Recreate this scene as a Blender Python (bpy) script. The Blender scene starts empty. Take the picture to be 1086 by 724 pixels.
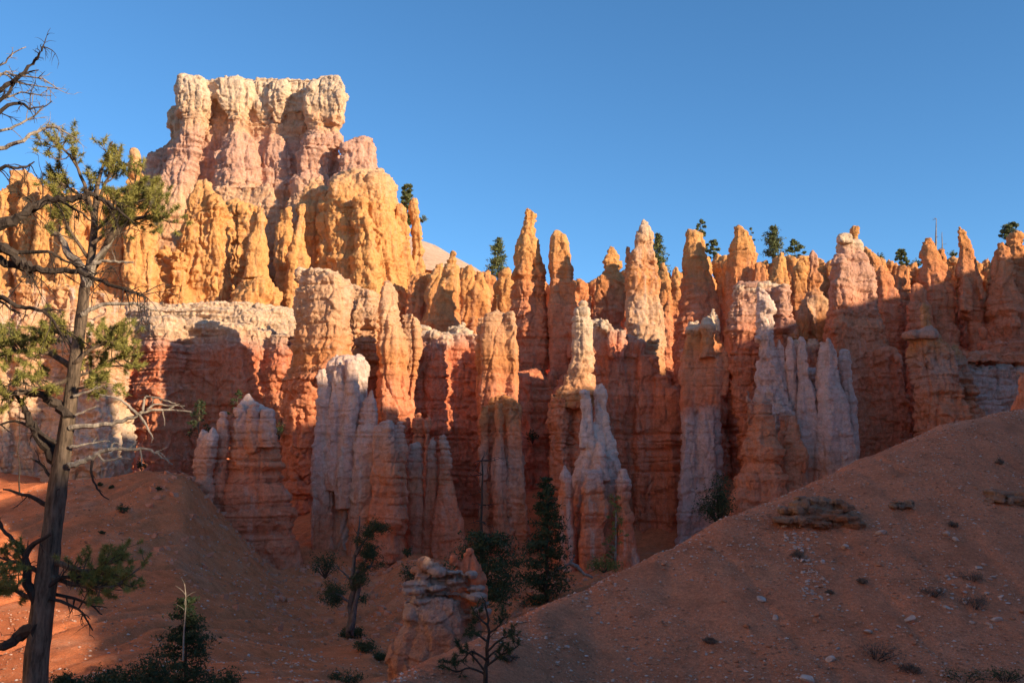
import bpy, math, random
import numpy as np
from mathutils import Vector

# ------------------------------------------------------------------ camera, sky, sun, exposure
S = bpy.context.scene
COL = S.collection
PITCH = math.radians(8.0)
FPX = 1056.0                      # focal length in photo pixels (photo 1086 x 724)
cam_d = bpy.data.cameras.new('camera')
cam_d.sensor_width = 36.0
cam_d.lens = FPX / 1086.0 * 36.0
cam_d.clip_start = 0.1
cam_d.clip_end = 20000
cam = bpy.data.objects.new('camera', cam_d)
COL.objects.link(cam)
cam.rotation_euler = (math.pi / 2 + PITCH, 0, 0)
S.camera = cam

SUN_EL = math.radians(16.5)
SUN_AZ = math.radians(122.0)      # clockwise from +Y (view direction)
SH = np.array([math.sin(SUN_AZ), math.cos(SUN_AZ)])     # horizontal direction to the sun
LAT = np.array([-SH[1], SH[0]])                          # lateral axis
world = bpy.data.worlds.new('World')
S.world = world
world.use_nodes = True
wn = world.node_tree
bg = wn.nodes['Background']
sky = wn.nodes.new('ShaderNodeTexSky')
sky.sky_type = 'NISHITA'
sky.sun_disc = False
sky.sun_elevation = SUN_EL
sky.sun_rotation = SUN_AZ
sky.altitude = 2400
sky.air_density = 1.0
sky.dust_density = 0.5
sky.ozone_density = 4.2
hsv = wn.nodes.new('ShaderNodeHueSaturation')
hsv.inputs['Hue'].default_value = 0.493
hsv.inputs['Saturation'].default_value = 1.08
wn.links.new(sky.outputs['Color'], hsv.inputs['Color'])
wn.links.new(hsv.outputs['Color'], bg.inputs['Color'])
bg.inputs['Strength'].default_value = 0.138
sun_d = bpy.data.lights.new('sun', 'SUN')
sun_d.energy = 4.8
sun_d.angle = math.radians(0.5)
sun_d.color = (1.0, 0.785, 0.53)
sun = bpy.data.objects.new('sun', sun_d)
COL.objects.link(sun)
to_sun = Vector((SH[0] * math.cos(SUN_EL), SH[1] * math.cos(SUN_EL), math.sin(SUN_EL)))
sun.rotation_euler = to_sun.to_track_quat('Z', 'Y').to_euler()
sun.location = to_sun * 300
S.view_settings.view_transform = 'Standard'
S.view_settings.look = 'None'
S.view_settings.exposure = 0.70
S.view_settings.gamma = 1.0
S.view_settings.use_curve_mapping = False
S.cycles.max_bounces = 12
S.cycles.diffuse_bounces = 10
S.cycles.use_denoising = True

# ------------------------------------------------------------------ helpers
CP, SP = math.cos(PITCH), math.sin(PITCH)

def W(px, py, Y):
    """photo pixel + distance along +Y -> world point"""
    a = (px - 543.0) / FPX
    b = (362.0 - py) / FPX
    dx, dy, dz = a, CP - b * SP, SP + b * CP
    t = Y / dy
    return (dx * t, Y, dz * t)

_rng = np.random.RandomState(7)
_PERM = _rng.permutation(256).astype(np.int32)
_PERM = np.concatenate([_PERM, _PERM, _PERM])
_g = _rng.normal(size=(256, 3))
_GRAD = (_g / np.linalg.norm(_g, axis=1)[:, None]).astype(np.float32)

def _perlin(x, y, z):
    xi = np.floor(x).astype(np.int32); yi = np.floor(y).astype(np.int32); zi = np.floor(z).astype(np.int32)
    xf = x - xi; yf = y - yi; zf = z - zi
    xi &= 255; yi &= 255; zi &= 255
    u = xf * xf * xf * (xf * (xf * 6 - 15) + 10)
    v = yf * yf * yf * (yf * (yf * 6 - 15) + 10)
    w = zf * zf * zf * (zf * (zf * 6 - 15) + 10)
    A0 = _PERM[xi]; A1 = _PERM[xi + 1]
    res = []
    for A, fx in ((A0, xf), (A1, xf - 1)):
        for B, fy in ((_PERM[A + yi], yf), (_PERM[A + yi + 1], yf - 1)):
            for h, fz in ((_PERM[B + zi], zf), (_PERM[B + zi + 1], zf - 1)):
                g = _GRAD[h]
                res.append(g[:, 0] * fx + g[:, 1] * fy + g[:, 2] * fz)
    x00 = res[0] + w * (res[1] - res[0]); x01 = res[2] + w * (res[3] - res[2])
    x10 = res[4] + w * (res[5] - res[4]); x11 = res[6] + w * (res[7] - res[6])
    y0 = x00 + v * (x01 - x00); y1 = x10 + v * (x11 - x10)
    return (y0 + u * (y1 - y0)) * 1.5

def noise(x, y, z):
    """3D gradient noise about -1..1, in chunks"""
    x, y, z = np.broadcast_arrays(np.asarray(x, np.float32), np.asarray(y, np.float32), np.asarray(z, np.float32))
    sh = x.shape
    x = x.ravel(); y = y.ravel(); z = z.ravel()
    out = np.empty(x.shape, np.float32)
    n = 40000
    for i in range(0, len(x), n):
        out[i:i + n] = _perlin(x[i:i + n], y[i:i + n], z[i:i + n])
    return out.reshape(sh)

def mesh_from(name, V, F, smooth=True):
    """V (n,3) array, F list of equal or mixed faces"""
    me = bpy.data.meshes.new(name)
    V = np.asarray(V, np.float32)
    if isinstance(F, np.ndarray):
        k = F.shape[1]
        me.vertices.add(len(V)); me.vertices.foreach_set('co', V.ravel())
        me.loops.add(F.size); me.loops.foreach_set('vertex_index', F.astype(np.int32).ravel())
        me.polygons.add(len(F))
        me.polygons.foreach_set('loop_start', np.arange(0, F.size, k, dtype=np.int32))
        me.polygons.foreach_set('loop_total', np.full(len(F), k, np.int32))
        me.update(calc_edges=True)
    else:
        me.from_pydata([tuple(v) for v in V], [], F)
        me.update()
    me.polygons.foreach_set('use_smooth', np.full(len(me.polygons), smooth, bool))
    return me

def link(name, me, mat, parent=None):
    o = bpy.data.objects.new(name, me)
    COL.objects.link(o)
    if mat is not None:
        o.data.materials.append(mat)
    if parent is not None:
        o.parent = parent
        o.matrix_parent_inverse = parent.matrix_world.inverted() if False else o.matrix_parent_inverse
    return o

def tag(o, label=None, cat=None, group=None, kind=None):
    if label: o['label'] = label
    if cat: o['category'] = cat
    if group: o['group'] = group
    if kind: o['kind'] = kind
    return o

def empty(name, loc):
    o = bpy.data.objects.new(name, None)
    COL.objects.link(o)
    o.location = loc
    return o

# ------------------------------------------------------------------ materials
def new_mat(name):
    m = bpy.data.materials.new(name)
    m.use_nodes = True
    nt = m.node_tree
    return m, nt, nt.nodes['Principled BSDF']

class NB:
    """small node-tree writer"""
    def __init__(s, nt): s.nt = nt
    def n(s, t, **kw):
        nd = s.nt.nodes.new(t)
        for k, v in kw.items(): setattr(nd, k, v)
        return nd
    def l(s, a, b): s.nt.links.new(a, b)
    def math(s, op, a, b=None, c=None, clamp=False):
        nd = s.n('ShaderNodeMath', operation=op, use_clamp=clamp)
        for i, v in enumerate((a, b, c)):
            if v is None: continue
            if isinstance(v, (int, float)): nd.inputs[i].default_value = v
            else: s.l(v, nd.inputs[i])
        return nd.outputs[0]
    def noise(s, vec, scale, detail=3, rough=0.55):
        nd = s.n('ShaderNodeTexNoise')
        nd.inputs['Scale'].default_value = scale
        nd.inputs['Detail'].default_value = detail
        nd.inputs['Roughness'].default_value = rough
        s.l(vec, nd.inputs['Vector'])
        return nd.outputs['Fac']
    def vmul(s, vec, xyz):
        nd = s.n('ShaderNodeVectorMath', operation='MULTIPLY')
        s.l(vec, nd.inputs[0]); nd.inputs[1].default_value = xyz
        return nd.outputs[0]
    def ramp(s, fac, stops, interp='LINEAR'):
        nd = s.n('ShaderNodeValToRGB')
        cr = nd.color_ramp
        cr.interpolation = interp
        while len(cr.elements) < len(stops): cr.elements.new(0.5)
        for e, (p, c) in zip(cr.elements, stops):
            e.position = p
            e.color = (c[0], c[1], c[2], 1) if not isinstance(c, (int, float)) else (c, c, c, 1)
        s.l(fac, nd.inputs[0])
        return nd.outputs[0]
    def mix(s, fac, a, b, blend='MIX'):
        nd = s.n('ShaderNodeMix', data_type='RGBA', blend_type=blend)
        if isinstance(fac, (int, float)): nd.inputs[0].default_value = fac
        else: s.l(fac, nd.inputs[0])
        for i, v in ((6, a), (7, b)):
            if isinstance(v, tuple): nd.inputs[i].default_value = (*v, 1)
            else: s.l(v, nd.inputs[i])
        return nd.outputs[2]

CREAM = (0.72, 0.53, 0.365)
PEACH = (0.70, 0.415, 0.24)
PINK = (0.62, 0.345, 0.24)
GOLD = (0.73, 0.36, 0.13)
ORANGE = (0.66, 0.275, 0.105)
RUST = (0.74, 0.28, 0.14)
RED = (0.74, 0.245, 0.125)
DKRED = (0.64, 0.20, 0.10)
WHITE = (0.80, 0.57, 0.455)
LAV = (0.72, 0.455, 0.365)
GREY = (0.56, 0.36, 0.27)

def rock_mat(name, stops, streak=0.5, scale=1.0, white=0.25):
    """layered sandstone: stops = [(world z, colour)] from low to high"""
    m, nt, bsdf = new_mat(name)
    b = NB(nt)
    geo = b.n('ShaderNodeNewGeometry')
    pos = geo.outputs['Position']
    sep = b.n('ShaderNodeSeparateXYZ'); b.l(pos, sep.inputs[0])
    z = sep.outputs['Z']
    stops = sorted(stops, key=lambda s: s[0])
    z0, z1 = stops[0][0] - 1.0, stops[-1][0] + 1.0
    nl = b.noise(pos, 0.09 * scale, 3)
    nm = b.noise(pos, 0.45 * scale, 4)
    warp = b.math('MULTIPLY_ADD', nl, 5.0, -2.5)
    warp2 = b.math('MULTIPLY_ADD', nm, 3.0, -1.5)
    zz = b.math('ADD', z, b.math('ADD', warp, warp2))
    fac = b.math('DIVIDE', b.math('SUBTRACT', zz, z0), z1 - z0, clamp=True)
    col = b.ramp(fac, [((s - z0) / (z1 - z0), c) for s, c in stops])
    # thin beds
    bed = b.noise(b.vmul(pos, (0.03, 0.03, 1.1 * scale)), 1.0, 5, 0.65)
    bedv = b.ramp(bed, [(0.30, 0.66), (0.45, 1.0), (0.56, 0.92), (0.70, 1.18)])
    col = b.mix(0.55, col, bedv, 'MULTIPLY')
    wv = b.n('ShaderNodeCombineXYZ'); b.l(b.math('ADD', z, b.math('MULTIPLY', nm, 1.6)), wv.inputs[2])
    ln = b.noise(b.vmul(wv.outputs[0], (1, 1, 2.2 * scale)), 1.0, 3, 0.6)
    lm = b.ramp(b.noise(pos, 0.3, 3, 0.6), [(0.42, 0.0), (0.6, 0.8)])
    col = b.mix(lm, col, b.mix(1.0, col, b.ramp(ln, [(0.34, 0.55), (0.40, 1.0), (0.60, 1.0), (0.66, 1.15)]), 'MULTIPLY'))
    # vertical wash streaks of pale mineral
    st = b.noise(b.vmul(pos, (0.9 * scale, 0.9 * scale, 0.09 * scale)), 1.0, 5, 0.6)
    stf = b.math('MULTIPLY', b.ramp(st, [(0.52, 0.0), (0.68, 1.0)]), streak * white * 2)
    col = b.mix(stf, col, (0.66, 0.50, 0.40))
    st2 = b.noise(b.vmul(pos, (1.6 * scale, 1.6 * scale, 0.15 * scale)), 1.0, 4, 0.6)
    stf2 = b.math('MULTIPLY', b.ramp(st2, [(0.56, 0.0), (0.72, 1.0)]), streak * 0.7)
    col = b.mix(stf2, col, b.mix(1.0, col, (0.62, 0.48, 0.42), 'MULTIPLY'))
    # blotches and grain
    bl = b.noise(pos, 0.7 * scale, 6, 0.7)
    col = b.mix(1.0, col, b.ramp(bl, [(0.25, 0.70), (0.5, 1.0), (0.75, 1.22)]), 'MULTIPLY')
    gr = b.noise(pos, 4.5 * scale, 3, 0.7)
    col = b.mix(1.0, col, b.ramp(gr, [(0.25, 0.78), (0.5, 1.0), (0.75, 1.12)]), 'MULTIPLY')
    b.l(col, bsdf.inputs['Base Color'])
    bsdf.inputs['Roughness'].default_value = 0.95
    bsdf.inputs['Specular IOR Level'].default_value = 0.1
    bp = b.n('ShaderNodeBump')
    bp.inputs['Strength'].default_value = 0.8
    bp.inputs['Distance'].default_value = 0.5
    hb = b.noise(pos, 2.2 * scale, 7, 0.72)
    hz = b.noise(b.vmul(pos, (2.2, 2.2, 0.25)), 1.0 * scale, 4, 0.65)
    b.l(b.math('ADD', hb, b.math('MULTIPLY', hz, 0.35)), bp.inputs['Height'])
    b.l(bp.outputs[0], bsdf.inputs['Normal'])
    return m

# ------------------------------------------------------------------ ground
def P_(Y, py, px): return (Y, W(px, py, Y)[2])

def ground_profiles():
    prof = []
    crest = {400: (20, 723), 440: (22.5, 709), 500: (25, 680), 570: (28, 641), 625: (30, 619), 680: (31.5, 592),
             740: (33.5, 562), 800: (35.5, 537), 880: (38, 500), 950: (40, 470), 1000: (42, 450), 1050: (44, 437),
             1086: (45.5, 432), 1400: (55, 395)}
    bott = {400: (17, 760), 440: (18, 750), 500: (20, 742), 570: (22, 736)}
    far = {  # k6..k10
        -300: [(55, 'p', 724), (72, 'p', 640), (88, 'p', 565), (106, 'p', 515), (145, 'z', 4)],
        0: [(55, 'p', 724), (72, 'p', 640), (88, 'p', 565), (106, 'p', 520), (145, 'z', 3)],
        100: [(53, 'p', 724), (72, 'p', 640), (90, 'p', 562), (108, 'p', 510), (140, 'z', -1)],
        150: [(52, 'p', 724), (73, 'p', 645), (92, 'p', 566), (110, 'p', 502), (135, 'z', -3)],
        205: [(52, 'p', 724), (74, 'p', 652), (94, 'p', 578), (112, 'p', 500), (135, 'z', -3)],
        235: [(52, 'p', 724), (76, 'p', 660), (98, 'p', 594), (113, 'p', 535), (135, 'z', -3.5)],
        300: [(54, 'p', 724), (76, 'p', 680), (97, 'p', 640), (113, 'p', 606), (140, 'z', -6)],
        350: [(56, 'p', 726), (76, 'p', 694), (95, 'p', 655), (114, 'p', 612), (140, 'p', 540)],
        400: [(50, 'z', -11), (72, 'p', 703), (95, 'p', 662), (114, 'p', 618), (140, 'z', -8)],
        440: [(45, 'p', 702), (70, 'z', -13.5), (95, 'p', 655), (117, 'p', 592), (140, 'z', -8)],
        500: [(45, 'p', 690), (70, 'z', -13.5), (95, 'z', -13.2), (112, 'p', 615), (140, 'z', -9)],
        570: [(46, 'z', -9.5), (70, 'z', -13.5), (95, 'z', -12.8), (112, 'p', 626), (140, 'z', -9)],
        625: [(46, 'z', -9), (70, 'z', -13), (95, 'z', -12), (115, 'p', 612), (140, 'z', -9)],
        680: [(46, 'z', -8), (70, 'z', -12), (95, 'z', -12), (122, 'p', 600), (140, 'z', -9)],
        740: [(47, 'z', -7), (70, 'z', -11), (95, 'z', -11), (125, 'p', 585), (140, 'z', -8)],
        800: [(48, 'z', -5), (70, 'z', -9), (95, 'z', -9), (125, 'p', 570), (140, 'z', -6)],
        880: [(49, 'z', -3), (70, 'z', -7), (95, 'z', -7), (125, 'p', 550), (140, 'z', -3)],
        950: [(50, 'z', -1), (70, 'z', -4), (95, 'z', -4), (125, 'z', -2), (145, 'z', 0)],
        1000: [(52, 'z', 1), (70, 'z', -1), (95, 'z', -1), (125, 'z', 1), (145, 'z', 3)],
        1050: [(54, 'z', 2), (72, 'z', 1), (97, 'z', 1), (125, 'z', 3), (145, 'z', 5)],
        1086: [(56, 'z', 2.4), (74, 'z', 2), (98, 'z', 2), (125, 'z', 4), (145, 'z', 6)],
        1400: [(64, 'z', 4), (80, 'z', 3), (100, 'z', 3), (125, 'z', 5), (150, 'z', 7)],
    }
    for px in sorted(far):
        k = [(0.5, -1.7), (6.0, -2.1)]
        if px in crest:
            Yc, pc = crest[px]
            c = P_(Yc, pc, px)
            bb = P_(*bott.get(px, (24, 733)), px)
            mid = ((bb[0] + c[0]) / 2 + 0.2, (bb[1] + c[1]) / 2 + 0.22)
            k += [bb, mid, c, (c[0] + 5, c[1] - 1.3 if px > 900 else c[1] - 2.2)]
        else:
            k += [(14, -4.0), (20, -5.6), (26, -7.2), (36, -9.2)]
        for (Y, t, v) in far[px]:
            k.append(P_(Y, v, px) if t == 'p' else (Y, v))
        k += [(178, -3.0) if 50 < px < 320 else (190, 14.0), (222, 43.0), (262, 46.0), (6000, 60.0)]
        prof.append((px, k))
    return prof

def build_ground():
    prof = ground_profiles()
    pxs = np.array([p for p, _ in prof], float)
    K = np.array([k for _, k in prof], float)          # (n, m, 2)
    seg = [4, 26, 70, 70, 26, 30, 40, 60, 70, 36, 20, 14, 8, 8]
    ts = np.concatenate([i + np.arange(n) / n for i, n in enumerate(seg)] + [[len(seg)]])
    cols = np.concatenate([np.linspace(-7000, -300, 24)[:-1], np.arange(-300, -40, 12.0), np.arange(-40, 1126, 2.6),
                           np.arange(1130, 1400, 12.0), np.linspace(1400, 9000, 24)])
    kk = np.empty((len(cols), K.shape[1], 2))
    cc = np.clip(cols, -300, 1400)
    for j in range(K.shape[1]):
        for d in range(2):
            kk[:, j, d] = np.interp(cc, pxs, K[:, j, d])
    # smooth across columns
    for _ in range(10):
        kk[1:-1] = 0.25 * kk[:-2] + 0.5 * kk[1:-1] + 0.25 * kk[2:]
    # monotone-ish cubic along t
    m = K.shape[1]
    i0 = np.clip(ts.astype(int), 0, m - 2)
    f = (ts - i0)[None, :, None]
    p0 = kk[:, np.clip(i0 - 1, 0, m - 1)]; p1 = kk[:, i0]; p2 = kk[:, i0 + 1]; p3 = kk[:, np.clip(i0 + 2, 0, m - 1)]
    lin = p1 + (p2 - p1) * f
    # slope-based tangent for z over Y (finite difference, limited)
    def slope(a, b): return (b[..., 1] - a[..., 1]) / np.maximum(b[..., 0] - a[..., 0], 1e-3)
    s01, s12, s23 = slope(p0, p1), slope(p1, p2), slope(p2, p3)
    t1 = np.where(i0[None] == 0, s12, 0.5 * (s01 + s12)); t2 = 0.5 * (s12 + s23)
    h = (p2[..., 0] - p1[..., 0]); ff = f[..., 0]
    zc = (2*ff**3 - 3*ff**2 + 1) * p1[..., 1] + (ff**3 - 2*ff**2 + ff) * h * t1 + (-2*ff**3 + 3*ff**2) * p2[..., 1] + (ff**3 - ff**2) * h * t2
    Y = lin[..., 0]
    far_lin = (i0 >= 9)[None]
    Z = np.where(far_lin, lin[..., 1], zc)
    c = (cols - 543.0) / FPX / CP
    X = c[:, None] * Y
    return X, Y, Z, c

GX, GY, GZ, GC = build_ground()

def ground_noise(X, Y, Z):
    d = np.sqrt(X * X + Y * Y)
    fade = np.clip((d - 8) / 10, 0, 1)
    n = 0.55 * noise(X / 14, Y / 14, 0.3) * np.clip((d - 40) / 40, 0, 1)
    n += 0.16 * noise(X / 4.0, Y / 4.0, 1.3) + 0.07 * noise(X / 1.3, Y / 1.3, 2.3) + 0.035 * noise(X / 0.45, Y / 0.45, 4.3) * np.clip(1.5 - d / 60, 0, 1)
    # rills running down the left mound and the near slope
    rl = np.abs(noise((X * 0.8 - Y * 0.35) / 2.4 + 0.5 * noise(X / 6, Y / 6, 9.0), (X * 0.35 + Y * 0.8) / 16, 5.1))
    n -= 0.45 * np.clip(0.25 - rl, 0, 1) / 0.25 * np.clip((d - 50) / 20, 0, 1)
    rn = np.abs(noise(X / 1.8 + 0.4 * noise(X / 3, Y / 3, 7.0), Y / 9, 6.1))
    n -= 0.06 * np.clip(0.2 - rn, 0, 1) / 0.2 * np.clip((50 - d) / 10, 0, 1)
    return n * fade

GZ = GZ + ground_noise(GX, GY, GZ)

def gz(x, y):
    """ground height at world x, y (front half)"""
    c = x / max(y, 0.5)
    i = int(np.clip(np.searchsorted(GC, c) - 1, 0, len(GC) - 2))
    f = (c - GC[i]) / (GC[i + 1] - GC[i])
    a = np.interp(y, GY[i], GZ[i]); b_ = np.interp(y, GY[i + 1], GZ[i + 1])
    return float(a + (b_ - a) * min(max(f, 0), 1))

def ground_mat():
    m, nt, bsdf = new_mat('red_soil')
    b = NB(nt)
    pos = b.n('ShaderNodeNewGeometry').outputs['Position']
    sep = b.n('ShaderNodeSeparateXYZ'); b.l(pos, sep.inputs[0])
    n1 = b.noise(pos, 0.12, 4, 0.6)
    n2 = b.noise(pos, 0.9, 6, 0.65)
    n3 = b.noise(pos, 9.0, 5, 0.75)
    # browner gravelly soil on the near slope, redder on the far mound
    farf = b.math('DIVIDE', b.math('SUBTRACT', sep.outputs['Y'], 44.0), 12.0, clamp=True)
    near = b.ramp(n1, [(0.3, (0.52, 0.20, 0.105)), (0.6, (0.60, 0.225, 0.115)), (0.75, (0.62, 0.285, 0.165))])
    far = b.ramp(n1, [(0.3, (0.60, 0.185, 0.076)), (0.55, (0.66, 0.205, 0.082)), (0.75, (0.66, 0.25, 0.12))])
    col = b.mix(farf, near, far)
    pale = b.ramp(b.noise(b.vmul(pos, (1, 1, 1.6)), 0.22, 5, 0.65), [(0.56, 0.0), (0.70, 0.75)])
    col = b.mix(pale, col, (0.62, 0.27, 0.145))
    col = b.mix(1.0, col, b.ramp(n2, [(0.25, 0.66), (0.5, 1.0), (0.8, 1.2)]), 'MULTIPLY')
    # grit: pale and dark flecks
    v = b.n('ShaderNodeTexVoronoi'); v.inputs['Scale'].default_value = 7.0; b.l(pos, v.inputs['Vector'])
    fl = b.math('MULTIPLY', b.ramp(v.outputs['Distance'], [(0.10, 1.0), (0.22, 0.0)]), b.ramp(n2, [(0.42, 0.0), (0.62, 0.8)]))
    col = b.mix(fl, col, (0.50, 0.38, 0.29))
    v2 = b.n('ShaderNodeTexVoronoi'); v2.inputs['Scale'].default_value = 2.6; b.l(pos, v2.inputs['Vector'])
    fl2 = b.math('MULTIPLY', b.ramp(v2.outputs['Distance'], [(0.08, 0.55), (0.2, 0.0)]), b.ramp(n3, [(0.45, 0.0), (0.6, 1.0)]))
    col = b.mix(fl2, col, (0.15, 0.08, 0.05))
    col = b.mix(1.0, col, b.ramp(n3, [(0.25, 0.62), (0.5, 1.0), (0.75, 1.3)]), 'MULTIPLY')
    n4 = b.noise(pos, 38.0, 3, 0.8)
    col = b.mix(0.8, col, b.ramp(n4, [(0.3, 0.6), (0.5, 1.0), (0.72, 1.45)]), 'MULTIPLY')
    b.l(col, bsdf.inputs['Base Color'])
    bsdf.inputs['Roughness'].default_value = 1.0
    bsdf.inputs['Specular IOR Level'].default_value = 0.05
    bp = b.n('ShaderNodeBump'); bp.inputs['Strength'].default_value = 0.8; bp.inputs['Distance'].default_value = 0.12
    b.l(b.math('ADD', n3, b.math('MULTIPLY', b.noise(pos, 2.5, 6, 0.7), 1.5)), bp.inputs['Height'])
    b.l(bp.outputs[0], bsdf.inputs['Normal'])
    return m

M_SOIL = ground_mat()
nc, nr = GX.shape
V = np.stack([GX, GY, GZ], -1).reshape(-1, 3)
ii, jj = np.meshgrid(np.arange(nc - 1), np.arange(nr - 1), indexing='ij')
q = np.stack([ii * nr + jj, (ii + 1) * nr + jj, (ii + 1) * nr + jj + 1, ii * nr + jj + 1], -1).reshape(-1, 4)
nb = len(V)
V = np.vstack([V, [(-4000, 0.45, -1.75), (4000, 0.45, -1.75), (4000, -4000, -1.75), (-4000, -4000, -1.75)]])
q = np.vstack([q, [(nb, nb + 3, nb + 2, nb + 1)]])
tag(link('ground', mesh_from('ground', V, q), M_SOIL), kind='structure')

# the canyon side to the right, out of frame, whose crest throws the evening shadow
def build_hill():
    u_pts = [-160, -60, 0, 10, 14, 19, 24, 30, 37, 44.5, 47, 50, 52.8, 55, 64, 68.5, 71, 74, 77, 80, 82.5, 84.5, 88, 96, 104, 112, 118, 124, 139, 165, 185, 202, 240, 300]
    c_pts = [10, 12, 27, 27.5, 26.5, 26.5, 28, 28, 28.6, 33.7, 37.6, 40.3, 46.5, 49, 52, 56, 67, 67, 69, 69, 57.6, 64, 64, 60, 61.5, 58, 55.5, 55, 57.8, 63.4, 66, 68, 73, 78]
    us = np.arange(-160, 300, 1.5)
    cr = np.interp(us, u_pts, c_pts) + 0.8 * noise(us / 5, 0.5, 0.5) + 0.5 * noise(us / 1.8, 3.5, 0.5)
    fr = np.array([-1.0, -0.8, -0.6, -0.4, -0.2, -0.05, 0, 0.05, 0.2, 0.5, 0.8, 1.0])
    hh = np.array([0, 0.18, 0.38, 0.6, 0.82, 0.97, 1.0, 0.98, 0.85, 0.5, 0.2, 0.0])
    wd = np.where(fr[None] < 0, 0.72, 1.3) * (cr[:, None] + 10)
    w = 80 + fr[None] * wd
    zz = -10 + hh[None] * (cr[:, None] + 10)
    X = LAT[0] * us[:, None] + SH[0] * w
    Yy = LAT[1] * us[:, None] + SH[1] * w
    zz = zz + np.where(np.abs(fr[None]) > 0.1, 2.0, 0) * noise(X / 9, Yy / 9, 2.2)
    n, m = X.shape
    V = np.stack([X, Yy, zz], -1).reshape(-1, 3)
    a, c = np.meshgrid(np.arange(n - 1), np.arange(m - 1), indexing='ij')
    F = np.stack([a * m + c, (a + 1) * m + c, (a + 1) * m + c + 1, a * m + c + 1], -1).reshape(-1, 4)
    return mesh_from('hill', V, F)
tag(link('hill', build_hill(), M_SOIL), kind='structure')

# unseen wall left and behind, added to bounce warm sunlight into the shade
def build_bounce_wall():
    a = np.radians(np.arange(-176, -33, 1.0))            # bearings, clockwise from +Y
    fr = np.array([0, .1, .2, .28, .34, .4, .46, .52, .58, .64, .7, .76, .82, .9, 1.0])
    hh = np.array([0, .02, .05, .10, .20, .33, .46, .58, .70, .80, .88, .94, .97, .99, 1.0])
    fade = np.clip((a - a[0]) / 0.4, 0, 1)[:, None] * np.clip((a[-1] - a) / 0.35, 0, 1)[:, None]
    bay = 1 + 0.12 * noise(a * 4.0, 0.3, 0.2)[:, None] + 0.05 * noise(a * 17.0, 0.3, 5.2)[:, None]
    r = (52 + 74 * fr[None] + 24 * (1 - fade)) * bay
    X = np.sin(a)[:, None] * r; Y = np.cos(a)[:, None] * r
    Z = -8 + 108 * hh[None] * fade * (0.92 + 0.16 * noise(X / 40, Y / 40, 0.7)) + 2.5 * noise(X / 9, Y / 9, 1.7)
    n, m = X.shape
    V = np.stack([X, Y, Z], -1).reshape(-1, 3)
    i, j = np.meshgrid(np.arange(n - 1), np.arange(m - 1), indexing='ij')
    F = np.stack([i * m + j, i * m + j + 1, (i + 1) * m + j + 1, (i + 1) * m + j], -1).reshape(-1, 4)
    return mesh_from('hill', V, F)
BOUNCE_WALL = tag(link('hill', build_bounce_wall(), None), kind='structure')

# ------------------------------------------------------------------ rock builder
RND = random.Random(11)

def column_mesh(Y, rows, ratio=0.85, seed=0, bottom=None, expo=2.6):
    """closed solid of revolution-like column from a traced outline: rows = (py, xl, xr)"""
    r = np.random.RandomState(seed)
    zs, xc, hw = [], [], []
    for (py, xl, xr) in rows:
        a = W(xl, py, Y); c = W(xr, py, Y)
        zs.append(a[2]); xc.append((a[0] + c[0]) / 2); hw.append(abs(c[0] - a[0]) / 2)
    zs = np.array(zs); xc = np.array(xc); hw = np.array(hw)
    if bottom is not None and bottom < zs[-1] - 0.3:
        zs = np.append(zs, bottom); xc = np.append(xc, xc[-1]); hw = np.append(hw, hw[-1] * 1.04)
    o = np.argsort(zs); zs, xc, hw = zs[o], xc[o], hw[o]
    H = zs[-1] - zs[0]
    step = max(0.25, min(0.9, H / 24))
    z = np.linspace(zs[0], zs[-1], max(8, int(H / step)))
    x = np.interp(z, zs, xc); w = np.interp(z, zs, hw)
    n = 28
    th = np.arange(n) / n * 2 * np.pi
    ct, st = np.cos(th), np.sin(th)
    e = 2.0 / expo
    sx = np.sign(ct) * np.abs(ct) ** e; sy = np.sign(st) * np.abs(st) ** e
    mod = np.ones((len(z), n))
    for k in (2, 3, 4, 5, 7):
        ph = r.uniform(0, 6.28) + np.cumsum(r.normal(0, 0.05, len(z)))[:, None]
        mod += (0.22 / k) * np.sin(k * th[None] + ph)
    X = x[:, None] + w[:, None] * (1 + (mod - 1) * 0.5) * sx[None]
    bd = np.maximum(w, 0.25) * ratio if np.isscalar(ratio) else np.interp(z, zs, np.asarray(ratio)[o])
    Yy = Y + bd[:, None] * mod * sy[None]
    Z = np.repeat(z[:, None], n, 1)
    V = np.stack([X, Yy, Z], -1).reshape(-1, 3)
    m = len(z)
    F = []
    for i in range(m - 1):
        for j in range(n):
            F.append((i * n + j, i * n + (j + 1) % n, (i + 1) * n + (j + 1) % n, (i + 1) * n + j))
    V = np.vstack([V, [(x[0], Y, z[0]), (x[-1], Y, z[-1] + min(0.2 * w[-1], 0.5))]])
    b0, t0 = m * n, m * n + 1
    for j in range(n):
        F.append((b0, (j + 1) % n, j))
        F.append((t0, (m - 1) * n + j, (m - 1) * n + (j + 1) % n))
    return V, F

DG = None
def remesh(V, F, voxel):
    me = bpy.data.meshes.new('tmp')
    me.from_pydata([tuple(v) for v in V], [], F)
    o = bpy.data.objects.new('tmp', me)
    COL.objects.link(o)
    md = o.modifiers.new('r', 'REMESH')
    md.mode = 'VOXEL'; md.voxel_size = voxel; md.use_smooth_shade = True
    dg = bpy.context.evaluated_depsgraph_get()
    ev = o.evaluated_get(dg)
    out = bpy.data.meshes.new_from_object(ev)
    bpy.data.objects.remove(o); bpy.data.meshes.remove(me)
    return out

def band(t):
    return np.tanh(2.6 * t)

_CJ = np.random.RandomState(3).uniform(0.1, 0.9, (256, 3)).astype(np.float32)
_CV = np.random.RandomState(5).uniform(-1, 1, 256).astype(np.float32)

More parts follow.
